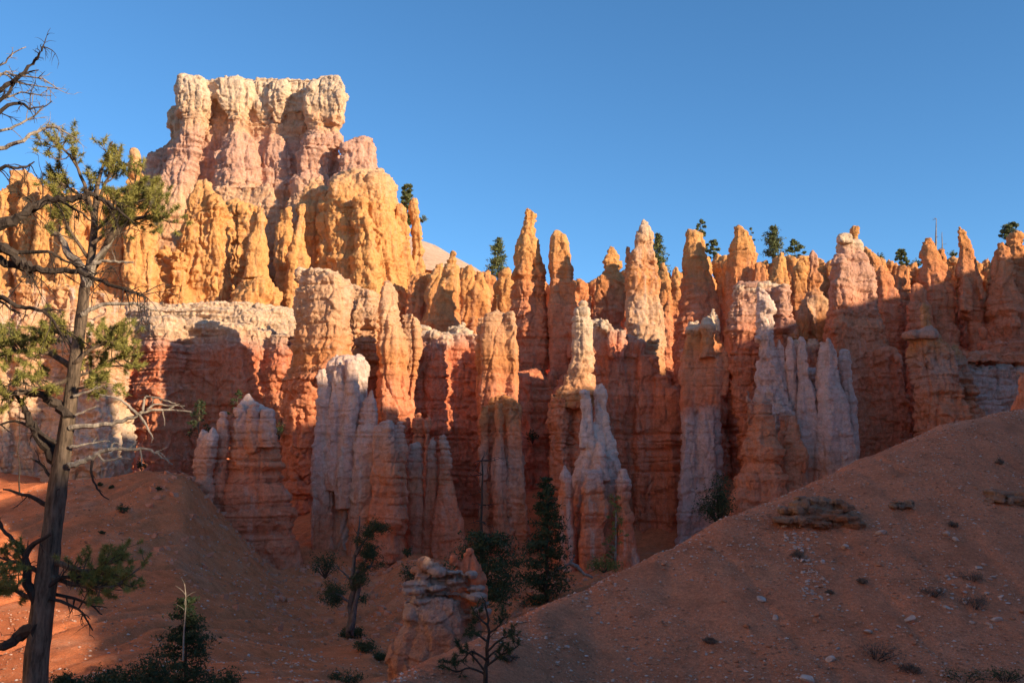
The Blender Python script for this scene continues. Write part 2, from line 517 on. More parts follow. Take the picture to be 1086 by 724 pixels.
def cells(x, y, z):
    """value of the nearest jittered cell (blocky fracture) and edge distance"""
    out = np.empty(len(x), np.float32); edge = np.empty(len(x), np.float32)
    n = 60000
    for s0 in range(0, len(x), n):
        X, Y, Z = x[s0:s0 + n], y[s0:s0 + n], z[s0:s0 + n]
        xi = np.floor(X - 0.5).astype(np.int32); yi = np.floor(Y - 0.5).astype(np.int32); zi = np.floor(Z - 0.5).astype(np.int32)
        best = np.full(len(X), 9.0, np.float32); sec = best.copy(); val = np.zeros(len(X), np.float32)
        for a in (0, 1):
            for b in (0, 1):
                for c in (0, 1):
                    h = _PERM[_PERM[_PERM[(xi + a) & 255] + ((yi + b) & 255)] + ((zi + c) & 255)]
                    j = _CJ[h]
                    d = (xi + a + j[:, 0] - X) ** 2 + (yi + b + j[:, 1] - Y) ** 2 + (zi + c + j[:, 2] - Z) ** 2
                    nb = d < best
                    sec = np.where(nb, best, np.minimum(sec, d))
                    val = np.where(nb, _CV[h], val); best = np.where(nb, d, best)
        out[s0:s0 + n] = val; edge[s0:s0 + n] = np.sqrt(sec) - np.sqrt(best)
    return out, edge

def weather(me, amp=1.0, flute=0.5, lump=1.0, strata=1.0, size=1.0, block=1.0):
    n = len(me.vertices)
    co = np.empty(n * 3, np.float32); me.vertices.foreach_get('co', co); co = co.reshape(-1, 3)
    no = np.empty(n * 3, np.float32); me.vertices.foreach_get('normal', no); no = no.reshape(-1, 3)
    x, y, z = co.T
    wx = 0.9 * noise(x / 5, y / 5, z / 5); wz = 0.5 * noise(x / 13, y / 13, z / 9 + 7)
    x2 = x + wx; y2 = y + 0.9 * noise(x / 5 + 31, y / 5, z / 5); z2 = z + wz
    horiz = np.sqrt(np.clip(1 - no[:, 2] ** 2, 0, 1))
    # bedding: hard layers stand out, soft ones are cut back, thin level partings between
    modl = np.clip(0.55 + 0.9 * noise(x / 8 + 5, y / 8, z / 8), 0, 1.5)
    st = 0.50 * band(noise(x / 40, y / 40, z2 / 2.4 + 3)) + 0.26 * band(noise(x / 20, y / 20, z2 / 0.95 + 11)) + 0.10 * band(noise(x / 9, y / 9, z2 / 0.42 + 23))
    pt = np.abs(noise(x / 60, y / 60, z2 / 1.7 + 40)); pt2 = np.abs(noise(x / 30, y / 30, z2 / 0.8 + 70))
    st -= 0.85 * np.clip(1 - pt / 0.06, 0, 1) + 0.34 * np.clip(1 - pt2 / 0.09, 0, 1) * (modl > 0.6)
    d = strata * st * modl * horiz
    # rounded lumps with creases
    l1 = np.abs(noise(x2 / (2.6 * size), y2 / (2.6 * size), z2 / (5.2 * size)))
    l2 = np.abs(noise(x2 / (1.05 * size) + 9, y2 / (1.05 * size), z2 / (2.3 * size)))
    d += lump * (1.05 * (np.minimum(l1, 0.4) - 0.24) + 0.34 * (np.minimum(l2, 0.4) - 0.22))
    d += lump * 0.75 * noise(x / (4.6 * size), y / (4.6 * size), z / (3.2 * size) + 51)
    # pockets weathered into soft spots
    pk = noise(x2 / (1.3 * size) + 77, y2 / (1.3 * size), z2 / (1.6 * size))
    d -= lump * 0.9 * np.clip(pk - 0.42, 0, 0.3) * horiz
    # vertical runnels and sharp joints
    fl = np.abs(noise(x2 / 1.7 + 40, y2 / 1.7, z / 15)); fl2 = np.abs(noise(x2 / 0.65 + 60, y2 / 0.65, z / 7))
    d += flute * (1.0 * (np.minimum(fl, 0.35) - 0.2) + 0.34 * (np.minimum(fl2, 0.35) - 0.2)) * horiz
    jn = np.abs(noise(x2 / 2.9 + 90, y2 / 2.9, z / 24))
    d -= flute * 0.9 * np.clip(1 - jn / 0.06, 0, 1) * horiz
    # angular broken blocks at two sizes
    v1, e1 = cells(x2 / (2.1 * size), y2 / (2.1 * size), z2 / (1.5 * size))
    v2, e2 = cells(x / (0.8 * size) + 17, y / (0.8 * size), z2 / (0.62 * size))
    d += block * (0.30 * v1 + 0.13 * v2 - 0.16 * np.clip(1 - e2 / 0.12, 0, 1))
    # roughness
    d += 0.09 * noise(x / 0.42, y / 0.42, z / 0.42) + 0.08 * noise(x / 0.8, y / 0.8, z / 0.5)
    co = co + no * (d * amp)[:, None]
    me.vertices.foreach_set('co', co.ravel())
    me.update()
    return me

SEED = [100]
VOX = 0.00115

def rock_part(name, cols, mat, parent=None, amp=None, flute=0.5, lump=1.0, strata=1.0, size=1.0, vox=None, knobs=1.0, block=1.0):
    Vs, Fs, off = [], [], 0
    Ymin, wsum = 1e9, []
    for c in cols:
        SEED[0] += 1
        Y, rows = c[0], c[1]
        kw = c[2] if len(c) > 2 else {}
        V, F = column_mesh(Y, rows, seed=SEED[0], **kw)
        Vs.append(V); Fs += [tuple(i + off for i in f) for f in F]; off += len(V)
        Ymin = min(Ymin, Y)
        wsum.append(np.mean([abs(r[2] - r[1]) for r in rows]) * Y / FPX)
        # broken, knobby tops
        (py0, l0, r0) = rows[0]
        wtop = r0 - l0
        if knobs and wtop * Y / FPX > 0.7:
            rr = random.Random(SEED[0])
            for _ in range(max(1, int(wtop / 7.0))):
                kx = rr.uniform(l0 + wtop * .12, r0 - wtop * .12); kw = rr.uniform(1.6, 3.4) * max(.6, min(1.0, wtop / 12)); kh = rr.uniform(1.0, 5.0) * min(1.0, .35 + wtop / 30) * knobs
                Vk, Fk = column_mesh(Y + rr.uniform(-.3, .3), [(py0 - kh, kx - kw * .45, kx + kw * .45), (py0 - kh * .5, kx - kw, kx + kw), (py0 + 6, kx - kw * 1.3, kx + kw * 1.3)], seed=SEED[0] + 7)
                Vs.append(Vk); Fs += [tuple(i + off for i in f) for f in Fk]; off += len(Vk)
    me = remesh(np.vstack(Vs), Fs, (vox or VOX * Ymin))
    if amp is None:
        amp = float(np.clip(np.mean(wsum) / 5.0, 0.45, 1.0))
    weather(me, amp, flute, lump, strata, size, block)
    me.name = name
    return link(name, me, mat, parent)

def zp(py, Y): return W(543, py, Y)[2]

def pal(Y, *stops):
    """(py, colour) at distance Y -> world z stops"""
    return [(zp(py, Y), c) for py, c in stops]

def rock(name, label, cat, Y, mat, parts, group='sandstone hoodoos and cliffs', **kw):
    """parts: {part name: columns}; a single part makes a one-mesh thing"""
    if isinstance(parts, list):
        o = rock_part(name, parts, mat, **kw)
    else:
        o = empty(name, (0, 0, 0))
        for pn, (cols, pm, pk) in parts.items():
            rock_part(pn.split('#')[0], cols, pm or mat, o, **{**kw, **pk})
    tag(o, label, cat, group)
    return o

def wall_cols(tops, ybot, Y, step=13, jit=3.0, seed=0, wide=1.5, head=True, ratio=1.0, bottom=None):
    """a scalloped cliff: overlapping columns along a traced top edge; Y number or list of (px, Y)"""
    r = random.Random(seed)
    xs = [t[0] for t in tops]; ts = [t[1] for t in tops]
    out = []
    px = xs[0]
    while px <= xs[-1]:
        st = step * r.uniform(0.7, 1.4)
        top = float(np.interp(px, xs, ts)) + r.uniform(-1, 1) * 1.2
        Yc = (float(np.interp(px, [a for a, _ in Y], [b_ for _, b_ in Y])) if isinstance(Y, list) else Y) + r.uniform(-jit, jit) * 0.5
        hw = st * wide * 0.5
        rows = []
        yb = ybot if not callable(ybot) else ybot(px)
        if head:
            rows += [(top, px - hw * 0.35, px + hw * 0.35), (top + 4, px - hw * 0.7, px + hw * 0.7)]
        else:
            rows += [(top, px - hw * 0.85, px + hw * 0.85)]
        n = max(2, int((yb - top) / 18))
        for k in range(1, n + 1):
            f = k / n
            ww = hw * (0.85 + 0.35 * f) * r.uniform(0.88, 1.12)
            ox = r.uniform(-1.5, 1.5)
            rows.append((top + 5 + (yb - top - 5) * f, px - ww + ox, px + ww + ox))
        out.append((Yc, rows, dict(ratio=ratio, bottom=bottom)))
        px += st
    return out

# ------------------------------------------------------------------ the rocks, far to near
M_GOLD = rock_mat('golden_sandstone', [(-10, RED), (18, RUST), (30, ORANGE), (38, GOLD), (60, GOLD), (70, PEACH)], 0.45)
M_RIM = rock_mat('rim_sandstone', [(-10, DKRED), (22, RED), (32, RUST), (40, ORANGE), (46, GOLD)], 0.3)
M_RED = rock_mat('red_sandstone', [(-14, RED), (0, RED), (12, RUST), (22, RED)], 0.5)
B = -14.0
BOUNCE_WALL.data.materials.append(rock_mat('pale_bounce_wall', [(-10, PEACH), (8, (0.72, 0.48, 0.31)), (25, CREAM), (90, WHITE)], 0.2))  # kept pale so the added wall throws back more sunlight

# the great butte
M_BUTTE = rock_mat('pink_butte_sandstone', pal(230, (330, ORANGE), (215, PEACH), (190, PINK), (150, PINK), (133, PEACH)), 0.5, white=0.35)
M_CAP = rock_mat('cream_cap_sandstone', pal(230, (140, PINK), (130, PEACH), (120, (0.70, .47, .29)), (104, (0.72, 0.52, 0.35)), (84, CREAM)), 0.4)
rock('rock_butte', 'tall pink butte with flat cream cap, the highest rock against the sky', 'rock butte', 230, M_BUTTE, {
    'buttress': ([
        (230, [(124, 190, 222), (135, 192, 220), (150, 187, 217), (165, 179, 212), (185, 171, 208), (205, 164, 206), (240, 158, 206), (330, 150, 215)], dict(bottom=20)),
        (237, [(148, 182, 195), (157, 170, 195), (165, 160, 192), (175, 152, 188), (190, 147, 184), (215, 145, 180), (330, 140, 180)], dict(bottom=20)),
        (235, [(115, 195, 352), (160, 186, 354), (200, 168, 392), (330, 150, 430)], dict(ratio=0.12, bottom=20, expo=5)),
        (231, [(122, 242, 260), (140, 242, 262), (150, 236, 270), (170, 231, 274), (200, 228, 278), (240, 222, 290), (330, 215, 300)], dict(bottom=20)),
        (233, [(125, 291, 299), (138, 289, 300), (150, 285, 305), (165, 282, 309), (185, 280, 311), (210, 278, 314), (330, 272, 325)], dict(bottom=20)),
        (236, [(120, 268, 284), (150, 268, 284), (200, 264, 290)], {}),
        (230, [(124, 327, 360), (140, 328, 357), (150, 321, 363), (165, 319, 352), (185, 315, 347), (200, 311, 347), (230, 303, 352), (330, 300, 370)], dict(bottom=20)),
        (226, [(200, 225, 290), (225, 225, 300), (330, 220, 320)], dict(ratio=0.3, bottom=20)),
    ], M_BUTTE, dict(flute=0.6, size=1.3, lump=.7)),
    'cap': ([
        (230, [(84, 191, 217), (87, 187, 222), (100, 186, 226), (118, 187, 225), (128, 190, 221), (135, 195, 214)], dict(expo=5, ratio=.7)),
        (237, [(112, 181, 190), (120, 178, 191), (134, 178, 193), (141, 181, 194), (152, 183, 195)], {}),
        (236, [(89, 194, 358), (96, 192, 360), (112, 192, 360), (127, 196, 354)], dict(ratio=0.16, expo=8)),
        (231.5, [(90, 216, 244), (104, 218, 242), (108, 222, 240)], dict(expo=5)),
        (231, [(86, 236, 266), (89, 232, 268), (104, 232, 267), (116, 236, 264), (130, 242, 260)], dict(expo=5, ratio=.7)),
        (233, [(89, 266, 284), (105, 268, 286), (122, 272, 288), (134, 276, 288)], dict(expo=5, ratio=.9)),
        (231.5, [(84, 295, 303), (88, 287, 306), (100, 285, 307), (113, 286, 306), (123, 288, 302), (131, 292, 298)], dict(ratio=.9)),
        (234, [(90, 304, 328), (104, 304, 328), (122, 306, 328)], dict(expo=5)),
        (229.5, [(84, 338, 361), (88, 333, 364), (95, 328, 366), (106, 323, 367), (116, 322, 366), (126, 324, 363), (134, 328, 360)], dict(expo=5, ratio=.7)),
    ], M_CAP, dict(flute=0.6, lump=0.5, size=1.2, strata=0.8, knobs=1.1)),
    'ledge': ([
        (227, [(145, 386, 396), (150, 366, 397), (158, 361, 397), (166, 364, 397), (180, 358, 399), (188, 352, 402), (205, 345, 412), (260, 345, 420)], dict(ratio=0.6)),
    ], M_BUTTE, dict(flute=0.2)),
})
# golden buttress right of the butte
rock('rock_buttress', 'broad golden buttress with blocky pinnacles under the right end of the butte', 'rock buttress', 214, M_GOLD, {
    'buttress': ([
        (216, [(184, 372, 412), (190, 355, 417), (205, 345, 421), (225, 343, 427), (250, 342, 432), (290, 346, 438), (340, 350, 444)], dict(ratio=0.75, bottom=10)),
        (207, [(209, 377, 386), (222, 374, 392), (250, 376, 398), (300, 372, 405), (345, 370, 412)], dict(bottom=10)),
        (220, [(192, 330, 345), (205, 322, 350), (225, 320, 354), (260, 318, 360), (330, 312, 365)], dict(bottom=10)),
        (210, [(214, 352, 378), (224, 350, 380), (236, 352, 376), (250, 350, 378), (270, 352, 376), (300, 348, 376)], dict(bottom=10)),
        (212, [(216, 340, 352), (240, 338, 354), (270, 338, 356), (300, 336, 358)], dict(bottom=10)),
    ], None, {}),
    'pinnacle': ([
        (207, [(217, 317, 322), (224, 315, 324), (231, 317, 322), (240, 314, 324), (250, 312, 323), (262, 307, 323), (282, 304, 328), (310, 302, 332)], dict(bottom=10)),
    ], None, dict(size=0.8)),
    'pinnacle#2': ([
        (213, [(224, 299, 309), (240, 295, 310), (262, 292, 309), (285, 292, 312), (320, 294, 318)], dict(bottom=10)),
    ], None, dict(size=0.8)),
    'pinnacle#3': ([
        (214, [(216, 422, 427), (222, 420, 431), (245, 421, 434), (270, 424, 437), (300, 428, 443), (345, 426, 448)], dict(bottom=10)),
    ], None, dict(size=0.8)),
    'pinnacle#4': ([
        (215, [(210, 437, 442), (216, 435, 445), (228, 433, 446), (240, 436, 447), (280, 436, 450), (345, 430, 454)], dict(bottom=10)),
    ], None, dict(size=0.8)),
}, group='golden spires high on the cliff')
rock('rock_fin', 'golden rock fin with ragged crest standing in front of the pink butte', 'rock fin', 204, M_GOLD, [
    (205, [(192, 210, 219), (200, 209, 226), (214, 201, 234), (226, 198, 243), (250, 192, 246), (270, 186, 244), (300, 178, 246), (335, 172, 242)], dict(ratio=0.55, bottom=10)),
    (201, [(260, 175, 181), (268, 170, 186), (285, 168, 195), (310, 160, 200), (338, 158, 205)], dict(bottom=10)),
    (198, [(268, 184, 194), (290, 182, 196), (330, 180, 200)], dict(bottom=10)),
    (217, [(215, 238, 266), (222, 236, 276), (300, 236, 276)], dict(ratio=0.4, bottom=10)),
    (203, [(212, 222, 236), (260, 220, 240), (320, 218, 242)], dict(bottom=10)),
    (204, [(226, 198, 208), (250, 194, 210), (330, 190, 212)], dict(bottom=10)),
], group='golden spires high on the cliff', flute=0.8)
rock('rock_pillar', 'slender knobbly golden pillar on a rounded boulder base beside the ragged golden fin', 'rock pillar', 200, M_GOLD, {
    'shaft': ([(200, [(221, 272, 280), (228, 271, 281), (236, 273, 281), (245, 267, 282), (262, 262, 284), (280, 260, 285), (297, 258, 284)], {}),
               (201, [(224, 266, 272), (240, 265, 273), (290, 262, 276)], {})], None, dict(size=0.8)),
    'boulder': ([(199, [(293, 268, 280), (300, 258, 290), (312, 250, 296), (325, 246, 299), (342, 240, 300)], dict(bottom=15))], None, {}),
}, group='golden spires high on the cliff')
# left golden wall
rock('rock_cliff', 'sunlit golden cliff with battlement crest behind the big pine', 'rock cliff', 195, M_GOLD,
     wall_cols([(-120, 190), (-60, 180), (-30, 200), (0, 206), (14, 188), (32, 184), (36, 202), (52, 194), (62, 202), (100, 202), (126, 204), (150, 212), (157, 225)], 345, 192, step=14, jit=7, seed=3, bottom=0)
     + [(196, [(159, 141, 143), (164, 139, 147), (175, 137, 150), (190, 135, 150), (220, 132, 152), (300, 126, 160)], dict(bottom=10)),
        (196, [(184, 12, 34), (200, 8, 36), (250, 4, 40)], {})], group='golden spires high on the cliff', flute=0.8)
M_CREAMW = rock_mat('cream_cliff', pal(132, (520, PEACH), (470, CREAM), (400, PEACH), (330, PEACH), (300, GOLD)), 0.8, white=0.7)
rock('rock_cliff', 'pale cream cliff in sunlight low behind the trunk of the big pine', 'rock cliff', 130, M_CREAMW,
     wall_cols([(-130, 300), (-20, 305), (25, 320), (30, 330), (34, 305), (60, 308), (100, 312), (128, 320)], 520, [(-130, 132), (60, 132), (128, 136)], step=20, jit=3, seed=5, bottom=-5, wide=2.2, head=False)
     + [(127, [(340, 88, 110), (380, 82, 118), (440, 78, 122), (500, 76, 126)], dict(bottom=-5))],
     flute=0.6, strata=0.7)
# ledge wall under the golden fin
M_LEDGE = rock_mat('ledge_sandstone', pal(160, (520, RED), (430, RUST), (380, RED), (366, PINK), (352, (0.70, 0.47, 0.30)), (330, (0.72, 0.50, 0.33))), 0.7)
rock('rock_cliff', 'smooth red cliff with bright cream ledge top under the golden fin', 'rock cliff', 160, M_LEDGE,
     wall_cols([(138, 342), (175, 341), (225, 343), (262, 350), (290, 356), (322, 364)], 520, 161, step=24, jit=1.6, seed=8, head=False, wide=1.9, bottom=-8)
     + [(172, [(331, 130, 300), (345, 125, 320), (420, 125, 320)], dict(ratio=0.22, bottom=-8)),
        (188, [(325, 140, 300), (335, 130, 320), (420, 130, 320)], dict(ratio=0.25, bottom=-8)),
        (178, [(338, 290, 340), (350, 280, 360), (420, 280, 360)], dict(ratio=0.6, bottom=-8))],
     flute=0.25, lump=0.45, strata=1.3)

# rim cliff right of the butte
rock('rock_cliff', 'long scalloped rim cliff of dark orange rock running behind the spires to the right', 'rock cliff', 205, M_RIM,
     wall_cols([(440, 292), (470, 285), (495, 284), (515, 287), (535, 294), (560, 300), (600, 300), (628, 298), (650, 292), (672, 285), (700, 285), (706, 292), (716, 288), (735, 286), (748, 273), (770, 270), (800, 280),
                (815, 279), (830, 272), (850, 273), (880, 277), (905, 276), (935, 272), (952, 282), (985, 281), (1010, 274), (1040, 277), (1070, 270), (1090, 268), (1180, 262), (1300, 255)],
               520, [(440, 205), (560, 200), (700, 204), (1000, 196), (1300, 200)], step=15, jit=9, seed=21, bottom=-6, ratio=1.1), flute=0.7)
rock('rock_spire', 'leaning golden spire left of the tall twin spires, before the rim cliff', 'rock spire', 180, M_GOLD, [
    (178, [(267, 479, 483), (275, 476, 485), (290, 470, 486), (305, 464, 486), (320, 459, 487), (345, 453, 488)], dict(bottom=5)),
    (186, [(280, 462, 470), (295, 456, 474), (340, 450, 480)], dict(bottom=5)),
    (186, [(283, 494, 500), (296, 490, 504), (345, 488, 510)], dict(bottom=5)),
    (186, [(290, 506, 512), (310, 500, 520), (345, 498, 524)], dict(bottom=5)),
    (190, [(287, 532, 540), (300, 526, 545), (345, 520, 548)], dict(bottom=5))],
     group='golden spires high on the cliff')
M_SPIRE = rock_mat('spire_sandstone', pal(164, (420, RED), (330, RUST), (290, ORANGE), (265, GOLD), (225, GOLD)), 0.3)
rock('rock_spire', 'tallest dark spire with a narrow golden tip, left of the tall twin spires', 'rock spire', 165, M_SPIRE, [
    (165, [(219, 558, 561), (224, 556, 566), (238, 554, 567), (250, 550, 567), (264, 547, 568), (278, 545, 573), (292, 544, 577), (315, 543, 579), (332, 543, 578), (336, 541, 581), (346, 543, 580), (352, 546, 580), (385, 548, 579), (400, 546, 580), (430, 546, 582)], dict(bottom=B)),
], group='golden spires high on the cliff', lump=0.8)
rock('rock_spire', 'rounded tall spire with a lumpy golden head, right of the tallest dark spire', 'rock spire', 163, M_SPIRE, [
    (163, [(245, 587, 592), (250, 584, 599), (262, 583, 604), (276, 581, 606), (290, 582, 609), (310, 580, 611), (330, 580, 611), (338, 579, 612), (346, 580, 610), (352, 582, 609), (385, 582, 607), (400, 582, 606), (430, 580, 606)], dict(bottom=B)),
    (161, [(300, 605, 611), (330, 606, 613), (380, 602, 612)], {}),
], group='golden spires high on the cliff', lump=0.8)
rock('rock_cliff', 'rough dark red shelf below the two tall spires', 'rock cliff', 158, M_RED,
     wall_cols([(545, 396), (560, 394), (590, 396), (612, 400), (630, 405)], 610, 158, step=14, jit=5, seed=31, wide=1.8, bottom=B), lump=1.2)
rock('rock_spire', 'blunt golden topped spire in shade between the rounded and the pointed spires', 'rock spire', 174, M_SPIRE, [
    (174, [(262, 645, 652), (268, 642, 655), (280, 640, 658), (292, 636, 660), (302, 631, 662), (315, 629, 662), (332, 628, 661), (355, 630, 660), (400, 630, 660)], dict(bottom=B)),
], group='golden spires high on the cliff')
M_POINT = rock_mat('pointed_spire_sandstone', pal(154.5, (420, ORANGE), (370, PEACH), (320, PEACH), (300, ORANGE), (250, PEACH), (235, CREAM)), 0.6, white=0.5)
rock('rock_spire', 'bright pointed spire with stepped tip and bulging pale foot', 'rock spire', 158, M_POINT, [
    (154.5, [(232, 680, 684), (240, 678, 687), (250, 674, 692), (262, 670, 693), (276, 666, 697), (292, 665, 699), (308, 664, 700), (316, 665, 699), (330, 662, 702), (348, 663, 705), (362, 666, 705), (372, 672, 704), (390, 684, 706), (410, 692, 708)], dict(bottom=B)),
    (153, [(345, 668, 700), (365, 664, 700), (380, 668, 702), (400, 676, 706), (440, 676, 712)], dict(bottom=B)),
    (156, [(262, 663, 668), (280, 663, 670), (310, 662, 672)], {}),
], group='golden spires high on the cliff')
rock('rock_spire', 'golden spire with notched square top beside small pines on the rim', 'rock spire', 178, M_SPIRE, [
    (165, [(243, 727, 733), (247, 725, 744), (260, 726, 747), (276, 725, 750), (300, 722, 756), (330, 717, 763), (352, 714, 766), (400, 710, 770)], dict(bottom=B)),
    (167, [(244, 736, 740), (260, 734, 745), (300, 733, 752)], {}),
    (188, [(279, 700, 705), (290, 698, 709), (330, 694, 714)], dict(bottom=B)),
    (188, [(285, 714, 719), (297, 711, 723), (330, 708, 726)], dict(bottom=B)),
], group='golden spires high on the cliff')
rock('rock_spire', 'broad golden spire with lumpy shoulders above the ledge topped block', 'rock spire', 172, M_SPIRE, [
    (160, [(240, 780, 786), (246, 777, 796), (258, 774, 800), (275, 772, 802), (290, 770, 803), (300, 769, 806), (330, 768, 808), (400, 766, 806)], dict(bottom=B)),
    (157, [(279, 801, 808), (290, 799, 812), (304, 798, 813), (330, 798, 815)], dict(bottom=10)),
    (182, [(269, 827, 832), (278, 822, 833), (292, 816, 834), (306, 814, 836)], dict(bottom=10)),
    (186, [(273, 846, 852), (290, 842, 856), (330, 840, 860)], dict(bottom=10)),
], group='golden spires high on the cliff')
M_KNOB = rock_mat('knob_sandstone', pal(165, (400, ORANGE), (345, ORANGE), (325, PEACH), (300, ORANGE), (270, PINK)), 0.5, white=0.5)
rock('rock_hoodoo', 'chess pawn shaped hoodoo with a rounded knob and pink tip', 'hoodoo', 165, M_KNOB, {
    'shaft': ([
        (165, [(301, 857, 869), (310, 857, 868), (318, 853, 875), (330, 848, 880), (342, 845, 879), (355, 842, 876), (380, 840, 876)], dict(bottom=5)),
        (163, [(319, 849, 854), (330, 844, 857), (345, 842, 858), (365, 840, 860)], dict(bottom=5)),
        (162, [(343, 836, 846), (360, 834, 850)], dict(bottom=5))], None, {}),
    'knob': ([(165, [(265, 861, 863), (270, 859, 866), (280, 859, 867), (287, 859, 866), (290, 857, 870), (297, 855, 872), (303, 858, 869)], {})], None, dict(lump=0.4, strata=0.5)),
})
# big tower
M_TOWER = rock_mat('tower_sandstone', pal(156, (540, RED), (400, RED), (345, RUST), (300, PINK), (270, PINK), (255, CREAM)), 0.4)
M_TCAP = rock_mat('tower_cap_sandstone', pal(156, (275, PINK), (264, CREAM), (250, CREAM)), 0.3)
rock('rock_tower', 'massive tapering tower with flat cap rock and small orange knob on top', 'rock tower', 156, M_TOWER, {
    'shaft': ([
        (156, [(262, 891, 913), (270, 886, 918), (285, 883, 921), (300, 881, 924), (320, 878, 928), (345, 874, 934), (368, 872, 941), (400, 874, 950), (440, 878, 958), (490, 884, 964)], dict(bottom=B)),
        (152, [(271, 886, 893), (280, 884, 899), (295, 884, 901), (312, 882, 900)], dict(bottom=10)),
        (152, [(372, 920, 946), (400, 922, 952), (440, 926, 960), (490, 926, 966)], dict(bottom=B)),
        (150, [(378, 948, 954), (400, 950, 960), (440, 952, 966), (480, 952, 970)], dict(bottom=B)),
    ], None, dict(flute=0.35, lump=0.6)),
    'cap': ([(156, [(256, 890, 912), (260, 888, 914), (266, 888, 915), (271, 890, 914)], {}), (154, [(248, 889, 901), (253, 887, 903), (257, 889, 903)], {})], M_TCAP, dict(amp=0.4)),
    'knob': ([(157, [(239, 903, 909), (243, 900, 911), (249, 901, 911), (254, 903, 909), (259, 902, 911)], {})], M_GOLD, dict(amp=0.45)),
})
# right rim hoodoos
rock('rock_hoodoo', 'banded beehive shaped hoodoo right of the massive tower', 'hoodoo', 172, M_RIM, [
    (172, [(288, 930, 944), (297, 928, 948), (306, 931, 947), (312, 929, 954), (330, 927, 959), (337, 929, 957), (342, 926, 960), (352, 930, 958), (380, 930, 962)], dict(bottom=0)),
    (182, [(283, 953, 961), (295, 949, 964), (330, 946, 968)], dict(bottom=0)),
    (186, [(262, 914, 921), (270, 912, 927), (280, 918, 934), (300, 922, 940)], dict(bottom=0))], group='rim hoodoos at the right', lump=0.7)
rock('rock_hoodoo', 'hoodoo with lumpy golden head and pointed crown below the dead snag', 'hoodoo', 170, M_RIM, [
    (170, [(253, 983, 986), (260, 978, 990), (270, 976, 994), (282, 977, 1002), (296, 976, 1005), (310, 977, 1008), (325, 979, 1010), (336, 984, 1011), (360, 984, 1014)], dict(bottom=0)),
    (172, [(264, 995, 1001), (275, 992, 1004), (286, 993, 1003), (310, 992, 1006)], {}),
    (166, [(302, 967, 976), (310, 964, 981), (319, 966, 981), (323, 963, 984), (340, 961, 986), (352, 962, 988), (380, 962, 990)], dict(bottom=0))], group='rim hoodoos at the right', lump=0.8)
rock('rock_hoodoo', 'narrow hoodoo with a curved horn shaped golden top', 'hoodoo', 168, M_RIM, [
    (168, [(241, 1016, 1019), (246, 1015, 1024), (256, 1015, 1028), (264, 1019, 1030), (275, 1017, 1033), (290, 1014, 1038), (302, 1018, 1039), (320, 1019, 1042), (333, 1018, 1043), (337, 1021, 1042), (346, 1028, 1044), (370, 1029, 1047), (395, 1028, 1050)], dict(bottom=0)),
    (166, [(295, 1020, 1026), (310, 1018, 1030), (330, 1018, 1030)], {}),
    (166, [(292, 1036, 1040), (305, 1036, 1043), (318, 1040, 1044)], {})], group='rim hoodoos at the right', lump=0.8)
rock('rock_hoodoo', 'bulky shaded hoodoo pair below the small pine at the far right rim', 'hoodoo', 166, M_RIM, [
    (166, [(258, 1059, 1065), (266, 1056, 1071), (285, 1053, 1074), (300, 1050, 1078), (312, 1048, 1080), (326, 1045, 1084), (333, 1045, 1086), (341, 1048, 1084), (370, 1046, 1090)], dict(bottom=0)),
    (170, [(247, 1073, 1081), (254, 1068, 1086), (275, 1068, 1090), (310, 1066, 1098), (360, 1064, 1100)], dict(bottom=0)),
    (163, [(333, 1070, 1079), (345, 1066, 1082), (356, 1069, 1081), (366, 1073, 1078)], {}),
    (160, [(346, 1039, 1044), (355, 1038, 1047), (375, 1036, 1050)], dict(bottom=0)),
    (172, [(250, 1100, 1120), (270, 1094, 1130), (360, 1090, 1140)], dict(bottom=0)),
    (166, [(262, 1140, 1160), (290, 1130, 1170), (360, 1120, 1180)], dict(bottom=0))], group='rim hoodoos at the right', lump=0.8)
M_LAVW = rock_mat('lavender_ledge_sandstone', pal(150, (480, RUST), (430, LAV), (400, LAV), (388, GREY), (380, ORANGE)), 0.4)
rock('rock_cliff', 'lavender grey wall under an overhanging brown ledge at far right', 'rock cliff', 152, M_LAVW, {
    'wall': (wall_cols([(1000, 380), (1020, 388), (1045, 392), (1090, 392), (1180, 392)], 480, 150, step=18, jit=2, seed=41, wide=1.9, head=False, bottom=-4), None, dict(flute=0.4, lump=0.5)),
    'ledge': ([(149, [(364, 1000, 1012), (370, 1003, 1022), (376, 1012, 1034), (382, 1020, 1040)], {}),
               (148, [(371, 1035, 1046), (376, 1026, 1052), (384, 1022, 1056)], {}),
               (150, [(376, 1050, 1120), (386, 1050, 1120)], dict(ratio=0.25)), (158, [(365, 1040, 1180), (386, 1030, 1180)], dict(ratio=0.2))], M_RED, dict(amp=0.6)),
})
rock('rock_block', 'orange block with jutting flat cap and a little pointed knob on top', 'rock block', 140,
     rock_mat('block_sandstone', pal(140, (490, RED), (430, RUST), (385, PINK), (365, ORANGE), (350, CREAM)), 0.6), {
    'shaft': ([(140, [(353, 962, 998), (362, 962, 1003), (380, 965, 1012), (400, 968, 1018), (440, 972, 1026), (490, 975, 1034)], dict(bottom=-6, ratio=0.7)),
               (143, [(370, 1000, 1014), (400, 1004, 1030), (440, 1010, 1040), (480, 1012, 1046)], dict(bottom=-6))], None, dict(flute=0.5, lump=0.6)),
    'cap': ([(139, [(349, 974, 990), (352, 958, 994), (357, 958, 996), (361, 962, 996)], {})], M_TCAP, dict(amp=0.4)),
    'knob': ([(140, [(321, 978, 981), (328, 977, 984), (336, 976, 987), (345, 976, 988), (352, 979, 990)], {})], M_KNOB, dict(amp=0.4)),
})
